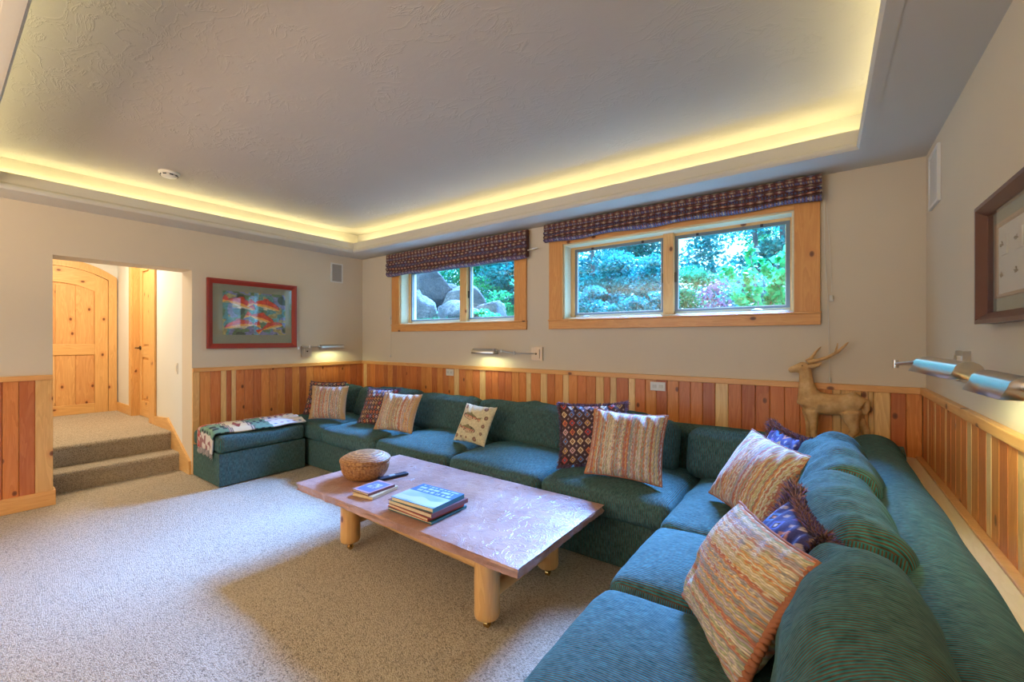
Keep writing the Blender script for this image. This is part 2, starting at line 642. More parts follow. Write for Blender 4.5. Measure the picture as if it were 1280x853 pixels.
W1 = (-4.30, -2.52, 1.535, 2.235)
W2 = (-1.965, -0.165, 1.535, 2.235)
wb = B()
for (a, b, c, d) in cells(XL - .3, XR + .25, -.1, 2.95, [W1, W2]):
    wb.box((a, YB, c), (b, YB + .26, d))
wall_back = struct(wb.build('wall_back', 'wall_plaster'))
OP = (0.597, 1.551, -0.1, 2.045)
wl = B()
for (a, b, c, d) in cells(YF, YB, -.1, 2.95, [OP]):
    wl.box((XL - .28, a, c), (XL, b, d))
wall_left = struct(wl.build('wall_left', 'wall_plaster'))
wall_right = struct(B().box((XR, YF, -.1), (XR + .2, YB, 2.95)).build('wall_right', 'wall_plaster'))
wf = B()
for (a, b, c, d) in cells(XL - .3, XR + .2, -.1, 2.95, [(-4.2, -1.2, 0.9, 2.1)]):
    wf.box((a, YF - .2, c), (b, YF, d))
struct(wf.build('wall_front', 'wall_plaster'))

# tray ceiling and soffit
TX0, TX1, TY0, TY1 = -4.80, 0.18, 0.17, 3.17
cw = 0.17
struct(B().box((TX0 - cw - .03, TY0 - cw - .03, ZT), (TX1 + cw + .03, TY1 + cw + .03, ZT + .1)).build('ceiling', 'ceiling_plaster'))
sf = B()
for (a, b, c, d) in cells(XL - .02, XR + .02, YF - .02, YB + .02, [(TX0, TX1, TY0, TY1)]):
    sf.box((a, c, ZS), (b, d, ZS + .03))
sf.box((TX0 - cw - .03, TY0 - cw - .03, ZS + .03), (TX0 - cw, TY1 + cw + .03, ZT))
sf.box((TX1 + cw, TY0 - cw - .03, ZS + .03), (TX1 + cw + .03, TY1 + cw + .03, ZT))
sf.box((TX0 - cw, TY0 - cw - .03, ZS + .03), (TX1 + cw, TY0 - cw, ZT))
sf.box((TX0 - cw, TY1 + cw, ZS + .03), (TX1 + cw, TY1 + cw + .03, ZT))
for (a, b) in (((TX0 - .16, TY0), (TX0 - .08, TY1)), ((TX1 + .08, TY0), (TX1 + .16, TY1)), ((TX0, TY1 + .08), (TX1, TY1 + .16)), ((TX0, TY0 - .16), (TX1, TY0 - .08))):
    sf.box((a[0], a[1], ZS + .03), (b[0], b[1], ZS + .098))
struct(sf.build('ceiling_soffit', 'soffit_plaster'))
# lip moulding round the cove: rounded lower edge, set-back face above
prof = [(0.0, 0.0), (-.018, .004), (-.028, .02), (-.028, .035), (-.018, .048), (-.006, .052), (-.006, .125), (.012, .133), (.03, .125), (.03, 0.0)]
lip = B()
ring = [(TX0, TY0), (TX1, TY0), (TX1, TY1), (TX0, TY1)]
dirs = [(1, 1), (-1, 1), (-1, -1), (1, -1)]
o0 = len(lip.v)
for (cx, cy), (dx, dy) in zip(ring, dirs):
    for (a, z) in prof:
        # profile a<0 points towards the tray's centre
        lip.v.append((cx - dx * a, cy - dy * a, ZS + z - 0.002))
n = len(prof)
for k in range(4):
    for j in range(n):
        a = k * n + j
        b = k * n + (j + 1) % n
        a2 = ((k + 1) % 4) * n + j
        b2 = ((k + 1) % 4) * n + (j + 1) % n
        lip.f.append((a, b, b2, a2))
struct(lip.build('trim_1', 'soffit_plaster', smooth=30))
# cove light strips (real rope lights lying in the cove)
for i, (a, b) in enumerate([((TX0 - .13, TY0), (TX0 - .11, TY1)), ((TX1 + .11, TY0), (TX1 + .13, TY1)),
                            ((TX0, TY1 + .11), (TX1, TY1 + .13)), ((TX0, TY0 - .13), (TX1, TY0 - .11))]):
    o = B().box((a[0], a[1], ZS + .10), (b[0], b[1], ZS + .115)).build('cove_light_strip', 'cove_emitter')
    tag(o, ['warm cove light strip hidden above the left wall soffit', 'warm cove light strip hidden above the right wall soffit',
            'warm cove light strip hidden above the window soffit', 'warm cove light strip above the soffit nearest the viewer'][i], 'light strip')

# ------------------------------------------------------------------ hall behind the opening
HX0, HX1, HY0, HY1, HZ, LZ = -7.95, XL - .28, -0.3, 1.551, 2.75, 0.365
struct(B().box((HX0 - .1, HY0, LZ - .1), (-5.66, HY1 + .3, LZ)).build('floor_landing', 'carpet'))
hw = B()
struct(B().box((HX0 - .1, HY0 - .1, -.1), (HX0, HY1 + .4, HZ)).build('wall_hall_end', 'hall_plaster'))
for (a, b, c, d) in cells(HX0, HX1, -.1, HZ, [(-7.19, -6.42, LZ - .04, 2.36)]):
    hw.box((a, HY1, c), (b, HY1 + .12, d))
hw.box((-7.3, HY1 + .12, -.1), (-6.3, HY1 + .2, HZ))
struct(hw.build('wall_hall_side', 'hall_plaster'))
struct(B().box((HX0, HY0 - .1, -.1), (HX1, HY0, HZ)).build('wall_hall_near', 'hall_plaster'))
struct(B().box((HX0 - .1, HY0 - .1, HZ), (HX1, HY1 + .4, HZ + .1)).build('ceiling_hall', 'hall_plaster'))

stairs = struct(B().box((-5.66, HY0, -.05), (-5.655, HY1, 0.0)).build('staircase', 'carpet'))


def step(x0, x1, y0, y1, z0, z1):
    r = .028
    pr = [(x0, z0), (x1, z0), (x1, z1 - 2 * r)]
    for k in range(7):
        a = R(-40 + 130 * k / 6)
        pr.append((x1 - r + .012 + r * math.cos(a), z1 - r + r * math.sin(a)))
    pr.append((x0, z1))
    b = B()
    b.prism(pr, 1, y0, y1)
    return b


step(-5.66, -5.40, 0.60, HY1 - .022, 0.0, .18).build('step', 'carpet', stairs, smooth=30)
step(-5.86, -5.655, HY0, HY1 - .022, 0.0, LZ + .002).build('step', 'carpet', stairs, smooth=30)
# stringer board on the right and left of the steps, hall baseboards
sg = B()
sg.prism([(-6.218, LZ), (-6.218, LZ + .10), (-5.86, LZ + .12), (-5.80, LZ + .13), (-5.12, .13), (-5.105, 0.0), (-5.41, 0.0), (-5.41, .1), (-5.86, .1), (-5.86, LZ)], 1, HY1 - .022, HY1 - .001)
struct(sg.build('trim_2', 'pine_x'))
struct(B().box((-5.378, .597, 0.0), (-5.11, .615, .12)).build('trim_3', 'pine_x'))
struct(B().box((HX0, HY1 - .02, LZ), (-7.30, HY1, LZ + .12), .003).build('baseboard_hall', 'pine_x'))

# ------------------------------------------------------------------ arched door at the end of the hall
CY = 0.95
HW = 0.50


def arch_pts(hw, z_spring, z_top, n=18):
    """points of a segmental arch from +hw to -hw"""
    rise = z_top - z_spring
    r = (hw * hw + rise * rise) / (2 * rise)
    a0 = math.asin(hw / r)
    return [(CY + r * math.sin(a), z_top - r + r * math.cos(a)) for a in np.linspace(a0, -a0, n)]


door1 = struct(B().box((HX0, CY - .49, LZ), (HX0 + .012, CY + .49, 2.1)).build('door_1', 'pine_z'))
X = HX0


def ring_band(inner, outer, x0, x1):
    b = B()
    n_ = len(inner)
    vs = []
    for x in (x0, x1):
        for p in inner:
            vs.append((x, p[0], p[1]))
        for p in outer:
            vs.append((x, p[0], p[1]))
    fs = []
    for k in range(n_ - 1):
        fs.append((k, k + 1, n_ + k + 1, n_ + k))
        fs.append((2 * n_ + k, 3 * n_ + k, 3 * n_ + k + 1, 2 * n_ + k + 1))
        fs.append((k, 2 * n_ + k, 2 * n_ + k + 1, k + 1))
        fs.append((n_ + k, n_ + k + 1, 3 * n_ + k + 1, 3 * n_ + k))
    for k in (0, n_ - 1):
        fs.append((k, n_ + k, 3 * n_ + k, 2 * n_ + k))
    b.add(vs, fs)
    return b


def poly_slab(pts, x0, x1):
    b = B()
    b.prism(pts, 0, x0, x1)
    return b


inn = [(CY + HW, LZ)] + arch_pts(HW, 2.16, 2.30) + [(CY - HW, LZ)]
out = [(CY + HW + .085, LZ)] + arch_pts(HW + .085, 2.20, 2.405) + [(CY - HW - .085, LZ)]
ring_band(inn, out, X, X + .045).build('door_casing', 'pine_z', door1)
# rails, stiles and planks of the leaf
poly_slab([(CY + .365, LZ), (CY + .495, LZ), (CY + .495, 2.155), (CY + .365, 2.225)], X + .012, X + .032).build('stile', 'pine_z', door1)
poly_slab([(CY - .495, LZ), (CY - .365, LZ), (CY - .365, 2.225), (CY - .495, 2.155)], X + .012, X + .032).build('stile', 'pine_z', door1)
ring_band([(y, z) for y, z in arch_pts(.365, 1.99, 2.09)], [(y, z) for y, z in arch_pts(.365, 2.226, 2.297)], X + .012, X + .032).build('top_rail', 'pine_y', door1)
B().box((X + .012, CY - .365, 1.145), (X + .032, CY + .365, 1.29), .004).build('middle_rail', 'pine_y', door1)
B().box((X + .012, CY - .365, LZ), (X + .032, CY + .365, LZ + .13), .004).build('bottom_rail', 'pine_y', door1)
pw = .73 / 4
for k in range(4):
    y0 = CY - .365 + k * pw
    for (z0, z1) in ((LZ + .13, 1.145), (1.29, 2.0)):
        zt = z1 if z1 < 1.5 else z1 + .06
        o = B().box((X + .008, y0 + .003, z0), (X + .022, y0 + pw - .003, zt), .005).build('plank', 'pine_board', door1)
        o.color = random.choice([(0.80, 0.45, 0.16, 1), (0.86, 0.55, 0.23, 1), (0.74, 0.38, 0.13, 1)])

# side door, set back in the side wall
d2 = struct(B().box((-7.185, HY1 + .075, LZ + .005), (-6.425, HY1 + .10, 2.355)).build('door_2', 'pine_z'))
B().box((-7.19, HY1 - .001, LZ), (-7.17, HY1 + .075, 2.36)).build('door_jamb', 'pine_z', d2)
B().box((-6.44, HY1 - .001, LZ), (-6.42, HY1 + .075, 2.36)).build('door_jamb', 'pine_z', d2)
B().box((-7.17, HY1 - .001, 2.34), (-6.44, HY1 + .075, 2.36)).build('door_jamb', 'pine_x', d2)
B().box((-7.29, HY1 - .022, LZ), (-7.18, HY1 - .001, 2.45), .003).build('door_casing', 'pine_z', d2)
B().box((-6.43, HY1 - .022, LZ), (-6.22, HY1 - .001, 2.45), .003).build('door_casing', 'pine_z', d2)
B().box((-7.18, HY1 - .022, 2.35), (-6.43, HY1 - .001, 2.45), .003).build('door_casing', 'pine_x', d2)
for (a, b) in ((-7.165, -7.06), (-6.55, -6.445)):
    B().box((a, HY1 + .06, LZ + .005), (b, HY1 + .075, 2.335), .002).build('stile', 'pine_z', d2)
for (z0, z1) in ((LZ + .005, LZ + .2), (1.12, 1.25), (2.22, 2.335)):
    B().box((-7.06, HY1 + .06, z0), (-6.55, HY1 + .075, z1), .002).build('rail', 'pine_x', d2)
for (z0, z1) in ((LZ + .23, 1.09), (1.28, 2.19)):
    B().box((-7.03, HY1 + .064, z0), (-6.58, HY1 + .076, z1), .008).build('raised_panel', 'pine_z', d2)
hd = B()
hd.lathe([(.026, 0), (.026, .01), (.012, .014)], (0, 0, 0), 14)
hd.v = [(-7.11 + p[0], HY1 + .058 - p[2], 1.24 + p[1]) for p in hd.v]
hd.tube([(-7.11, HY1 + .05, 1.24), (-7.11, HY1 + .005, 1.24)], .009, 8)
hd.tube([(-7.11, HY1 + .008, 1.24), (-7.06, HY1 + .006, 1.243), (-7.0, HY1 + .008, 1.237)], .008, 8)
hd.build('door_handle', 'bronze', d2, smooth=40)

# light switch on the hall wall
sw = thing('light_switch', 'white light switch plate on the hall side wall above the steps', 'switch', (-5.54, HY1, 1.04))
B().box((-5.58, HY1 - .006, .985), (-5.505, HY1, 1.10), .002).build('switch_plate', 'white_plastic', sw)
B().box((-5.555, HY1 - .011, 1.01), (-5.53, HY1 - .005, 1.075), .002).build('rocker', 'paper', sw)

# ------------------------------------------------------------------ wainscot boards
RED = [(0.66, 0.185, 0.030), (0.72, 0.22, 0.036), (0.58, 0.14, 0.024), (0.78, 0.28, 0.050), (0.68, 0.19, 0.032), (0.50, 0.11, 0.020), (0.80, 0.31, 0.060)]
PALE = [(0.92, 0.62, 0.26), (0.94, 0.66, 0.31), (0.90, 0.58, 0.22)]
WZ = 1.022
_bm = {}


def board_mesh(w, h, axis, side):
    """a chamfered tongue-and-groove board; axis 0 = runs along X on the back wall, 1 = along Y"""
    k = (round(w, 4), round(h, 3), axis, side)
    if k in _bm:
        return _bm[k]
    g = .0035
    d = .016
    pr = [(0.0008, 0), (w - .0008, 0), (w - .0008, d - g), (w - g - .001, d), (g + .001, d), (0.0008, d - g)]
    b = B()
    if axis == 0:
        b.prism([(p, -q) for p, q in pr], 2, 0, h)
    else:
        b.prism([(q * side, p) for p, q in pr], 2, 0, h)
    me = b.mesh('board')
    me.materials.append(M['pine_board'])
    _bm[k] = me
    return me


def fill(a, b, pales, w=.088):
    """split a..b into boards, keeping the pale ones where the photo has them"""
    out = []
    pos = a
    for (p, q) in sorted(pales) + [(b, b)]:
        gap = p - pos
        if gap > 0.02:
            n_ = max(1, round(gap / w))
            for k in range(n_):
                out.append((pos + gap * k / n_, gap / n_, False))
        if q > p:
            out.append((p, q - p, True))
        pos = q
    return out


def boards(parent, lst, axis, side, fixed, z0=0.0, h=None):
    last = None
    for (p, w, pale) in lst:
        h_ = (WZ - z0) if h is None else h
        me = board_mesh(w, h_, axis, side)
        o = bpy.data.objects.new('board', me)
        o.location = (p, fixed, z0) if axis == 0 else (fixed, p, z0)
        o.parent = parent
        c = random.choice(PALE if pale or random.random() < .06 else [q for q in RED if q != last])
        last = c
        k = random.uniform(.92, 1.08)
        o.color = (c[0] * k, c[1] * k, c[2] * k, 1)
        C.objects.link(o)


backpale = [(-5.05, -4.98), (-3.357, -3.283), (-2.979, -2.90), (-2.377, -2.32), (-2.209, -2.135), (-1.962, -1.903), (-1.631, -1.555), (-1.496, -1.44), (-1.331, -1.275),
            (.045, .09), (.19, .225), (.25, .33)]
boards(wall_back, fill(XL + .001, XR - .017, backpale), 0, 1, YB - .0005)
boards(wall_left, fill(1.61, YB - .017, [(1.80, 1.85), (1.90, 1.94)]), 1, 1, XL + .0005)
boards(wall_left, fill(-.60, .50, []), 1, 1, XL + .0005)
rp = [(3.31, 3.35), (3.12, 3.16), (2.88, 2.91), (2.45, 2.52), (2.2, 2.26), (1.9, 1.95), (1.5, 1.56)]
boards(wall_right, fill(.2, YB - .017, rp), 1, -1, XR - .0005, z0=.0)
# cap rails
struct(B().box((XL + .001, YB - .030, WZ), (XR, YB, 1.062), .004).build('trim_4', 'trim_x'))
struct(B().box((XL, 1.551, WZ), (XL + .030, YB - .031, 1.062), .004).build('trim_5', 'trim_y'))
struct(B().box((XL, YF, WZ), (XL + .030, .597, 1.062), .004).build('trim_6', 'trim_y'))
struct(B().box((XR - .030, YF, WZ), (XR, YB - .031, 1.062), .004).build('trim_7', 'trim_y'))
# vertical corner boards beside the opening
struct(B().box((XL, .50, .12), (XL + .022, .597, WZ), .003).build('trim_8', 'pine_z'))
struct(B().box((XL, 1.551, .0), (XL + .022, 1.61, WZ), .003).build('trim_9', 'pine_z'))
struct(B().box((XL, YF, 0), (XL + .034, .612, .12), .004).build('baseboard_left', 'trim_y'))
# window-side ledge behind the sofa (runs round the corner)
LG = .64
lg = struct(B().box((.365, .1, LG - .03), (XR - .0165, YB - .0165, LG)).build('trim_10', 'ledge_wood'))
B().box((XL + .02, 3.385, LG - .03), (.365, YB - .0165, LG)).build('back_ledge', 'ledge_wood', lg)
B().box((.372, .1, 0), (.385, 3.385, LG - .03)).build('ledge_panel', 'ledge_wood', lg)
B().box((XR - .048, .1, LG), (XR - .0165, YB - .0165, LG + .012), .003).build('ledge_strip', 'casing_x', lg)


# ------------------------------------------------------------------ windows
def window(idx, W, mull, sash):
    x0, x1, z0, z1 = W
    root = struct(B().box((x0, YB + .14, z0), (x1, YB + .20, z0 + .045)).build('window_%d' % idx, 'jamb_wood'))
    p = lambda nm, a, b, m, bev=.003: B().box(a, b, bev).build(nm, m, root)
    # outer casing on the room side
    p('casing_side', (x0 - .145, YB - .022, z0 - .01), (x0, YB - .0005, 2.335), 'casing_z')
    p('casing_side', (x1, YB - .022, z0 - .01), (x1 + .145, YB - .0005, 2.335), 'casing_z')
    p('casing_head', (x0, YB - .022, z1), (x1, YB - .0005, 2.335), 'casing_x')
    p('stool', (x0 - .152, YB - .032, z0 - .012), (x1 + .152, YB + .001, z0 + .002), 'casing_x')
    p('apron', (x0 - .148, YB - .024, z0 - .088), (x1 + .148, YB - .0005, z0 - .012), 'casing_x')
    # jamb liners of the recess
    p('jamb_liner', (x0, YB + .001, z0 + .002), (x0 + .014, YB + .14, z1), 'jamb_wood')
    p('jamb_liner', (x1 - .014, YB + .001, z0 + .002), (x1, YB + .14, z1), 'jamb_wood')
    p('jamb_liner', (x0 + .014, YB + .001, z1 - .014), (x1 - .014, YB + .14, z1), 'jamb_wood')
    p('jamb_liner', (x0 + .014, YB + .001, z0 + .002), (x1 - .014, YB + .14, z0 + .016), 'jamb_wood')
    # frame
    p('frame_side', (x0, YB + .12, z0), (x0 + .055, YB + .2, z1), 'pine_z')
    p('frame_side', (x1 - .03, YB + .12, z0), (x1, YB + .2, z1), 'pine_z')
    p('frame_head', (x0 + .055, YB + .12, z1 - .035), (x1 - .03, YB + .2, z1), 'pine_x')
    p('mullion', (mull[0], YB + .085, z0 + .016), (mull[1], YB + .2, z1 - .014), 'pine_z')
    spans = [(x0 + .055, mull[0]), (mull[1], x1 - .03)]
    for k, (a, b) in enumerate(spans):
        s_ = B()
        y0, y1 = YB + .125, YB + .155
        zb, zt = z0 + .045, z1 - .035
        f = .024
        s_.box((a, y0, zb), (a + f, y1, zt))
        s_.box((b - f, y0, zb), (b, y1, zt))
        s_.box((a + f, y0, zt - f), (b - f, y1, zt))
        s_.box((a + f, y0, zb), (b - f, y1, zb + f * .6))
        so = s_.build('sash', 'sash_grey', root)
        B().box((a + f, y0 + .016, zb + f * .6), (b - f, y0 + .018, zt - f)).build('pane', 'glass', so)
        e = B()
        e.box((a + f, y0 - .002, zb + f * .6), (b - f, y0 + .004, zb + f * .6 + .005))
        e.box((a + f, y0 - .002, zb + f * .6), (a + f + .005, y0 + .004, zt - f))
        e.box((b - f - .005, y0 - .002, zb + f * .6), (b - f, y0 + .004, zt - f))
        e.build('glazing_bead', 'sash_white', so)
        # crank handle and catches
        if idx == 2:
            cx = a + .10 if k == 0 else b - .24
            c_ = B()
            c_.box((cx - .05, YB + .10, z0 + .016), (cx + .05, YB + .13, z0 + .026), .003)
            c_.tube([(cx, YB + .10, z0 + .03), (cx + .03, YB + .085, z0 + .037), (cx + .07, YB + .08, z0 + .03)], .005, 8)
            c_.build('crank_handle', 'nickel', root, smooth=40)
        for q in (a + (b - a) * .22, a + (b - a) * .78):
            B().box((q - .010, YB + .115, zt - .022), (q + .010, YB + .125, zt), .002).build('catch', 'dark_plastic', so)
    lx = mull[0] if idx == 1 else mull[0]
    B().box((mull[1] + .001, YB + .105, 1.82), (mull[1] + .014, YB + .125, 1.90), .003).build('latch', 'bronze', root)
    if idx == 2:
        B().box((mull[0] - .014, YB + .105, 1.82), (mull[0] - .001, YB + .125, 1.90), .003).build('latch', 'bronze', root)
    return root


window(1, W1, (-3.365, -3.26), None)
window(2, W2, (-1.075, -.99), None)


# ------------------------------------------------------------------ pattern functions (colour per point)
def lerp(a, b, t_):
    return a + (b - a) * t_[..., None]


PAL_STRIPE = np.array([(0.62, 0.50, 0.34), (0.60, 0.22, 0.08), (0.46, 0.13, 0.07), (0.35, 0.36, 0.20), (0.42, 0.33, 0.33), (0.70, 0.58, 0.38),
                       (0.68, 0.34, 0.12), (0.30, 0.28, 0.25), (0.55, 0.42, 0.20), (0.64, 0.52, 0.42), (0.50, 0.20, 0.12)])


def pat_stripe(u, v, w, h, seed=0, pitch=.0068, tan=0.0):
    """yarn stripes running along v"""
    x = (u + 1) * w / 2
    idx = np.floor((x + .0018 * np.sin(v * 40 + x * 90)) / pitch).astype(int)
    r = np.random.default_rng(seed)
    tab = r.integers(0, len(PAL_STRIPE), 400)
    c = PAL_STRIPE[tab[np.clip(idx, 0, 399)]]
    k = vnoise(x * 260, (v + 1) * h * 60, seed)
    alt = PAL_STRIPE[tab[np.clip(idx + 7, 0, 399)]]
    c = np.where((k > .66)[..., None], alt, c)
    fr_ = (x + .0018 * np.sin(v * 40 + x * 90)) / pitch
    fr_ = np.abs(fr_ - np.floor(fr_) - .5) * 2
    c = c * (0.70 + .6 * vnoise(x * 500, v * h * 160, seed + 3))[..., None] * (1 - .52 * fr_ ** 3)[..., None]
    if tan > 0:
        e = np.clip((np.abs(u) - (1 - tan)) * 12, 0, 1)
        c = lerp(c, np.array((0.48, 0.27, 0.10)) * np.ones_like(c), e * .8)
    return c


def pat_kilim(u, v, w, h, seed=0, cell=.052, base=(0.055, 0.018, 0.02), blue=False):
    x = (u + 1) * w / 2 / cell
    y = (v + 1) * h / 2 / (cell * 1.12)
    ix = np.floor(x).astype(int)
    iy = np.floor(y).astype(int)
    fx = np.abs(x - ix - .5)
    fy = np.abs(y - iy - .5)
    d = fx + fy
    pal = np.array([(0.62, 0.17, 0.05), (0.68, 0.48, 0.26), (0.50, 0.06, 0.05), (0.55, 0.30, 0.10), (0.16, 0.20, 0.34), (0.60, 0.34, 0.30)])
    if blue:  # blue cast of the window light painted into palette and ground colour
        pal = np.array([(0.10, 0.12, 0.45), (0.62, 0.20, 0.10), (0.72, 0.55, 0.50), (0.20, 0.10, 0.42), (0.55, 0.30, 0.08), (0.09, 0.20, 0.48)])
    h1 = (np.abs(ix * 7 + iy * 13 + seed * 5 + (ix * iy) % 3)) % len(pal)
    c = np.ones(u.shape + (3,)) * np.array(base)
    if blue:
        c = np.ones(u.shape + (3,)) * np.array((0.04, 0.035, 0.16))
    m = d < .40
    c = np.where(m[..., None], pal[h1], c)
    c = np.where((d < .22)[..., None], np.array(base) * 1.3, c)
    c = np.where((d < .11)[..., None], pal[(h1 + 2) % len(pal)], c)
    # small diamonds in between
    gx = np.abs(x - np.round(x))
    gy = np.abs(y - np.round(y))
    c = np.where(((gx + gy) < .14)[..., None], np.array((0.42, 0.30, 0.28)), c)
    c = c * (0.75 + .5 * vnoise(x * 18, y * 18, seed))[..., None]
    return c


def fish_sdf(x, y, cx, cy, L, H, ang):
    """returns (inside mask, local v -1..1, local u)"""
    ca, sa = math.cos(ang), math.sin(ang)
    a = ((x - cx) * ca + (y - cy) * sa) / L
    b = (-(x - cx) * sa + (y - cy) * ca) / H
    body = (a * 1.05 - .08) ** 2 + (b / (1 - .35 * np.clip(-a, 0, 1))) ** 2 < 1
    tail = (a < -.82) & (a > -1.28) & (np.abs(b) < (-a - .72) * 1.7)
    fin = (np.abs(a + .1) < .22) & (b > 0) & (b < 1.35 - 1.5 * np.abs(a + .1))
    fin2 = (np.abs(a - .1) < .14) & (b < 0) & (b > -1.3)
    return body | tail | fin | fin2, a, b, body


def pat_fish(u, v, w, h, seed=0):
    x = (u + 1) * w / 2
    y = (v + 1) * h / 2
    c = np.ones(u.shape + (3,)) * np.array((0.62, 0.52, 0.30)) * (0.85 + .3 * vnoise(x * 120, y * 120, 2))[..., None]
    for (cx, cy, ang, fl) in ((.40, .64, R(170), 1), (.43, .32, R(-8), 1)):
        ins, a, b, body = fish_sdf(x / w, y / h, cx, cy, .27, .085, ang)
        col = np.where((b * (1 if abs(ang) < 1 else -1) > .1)[..., None], np.array((0.24, 0.20, 0.08)), np.array((0.62, 0.42, 0.24)))
        band = (np.abs(b) < .18)
        col = np.where(band[..., None], np.array((0.60, 0.22, 0.14)), col)
        sp = vnoise(x * 160, y * 160, 9) > .68
        col = np.where(sp[..., None], np.array((0.10, 0.07, 0.03)), col)
        edge = body & ((a * 1.05 - .08) ** 2 + b ** 2 > .80)
        col = np.where(edge[..., None], np.array((0.10, 0.06, 0.03)), col)
        c = np.where(ins[..., None], col, c)
    for (cx, cy, r_) in ((.78, .90, .055), (.88, .66, .05), (.87, .45, .045), (.86, .26, .04), (.70, .10, .055), (.10, .12, .05), (.28, .10, .028), (.44, .10, .028), (.12, .90, .05)):
        d = np.hypot((x / w - cx), (y / h - cy) * h / w)
        c = np.where((d < r_)[..., None], np.array((0.20, 0.10, 0.06)), c)
        c = np.where((d < r_ * .45)[..., None], np.array((0.36, 0.20, 0.12)), c)
    return c


# ------------------------------------------------------------------ pillows
def Rm(a, b, c):
    return Matrix.Rotation(a, 3, 'Z') @ Matrix.Rotation(b, 3, 'X') @ Matrix.Rotation(c, 3, 'Y')


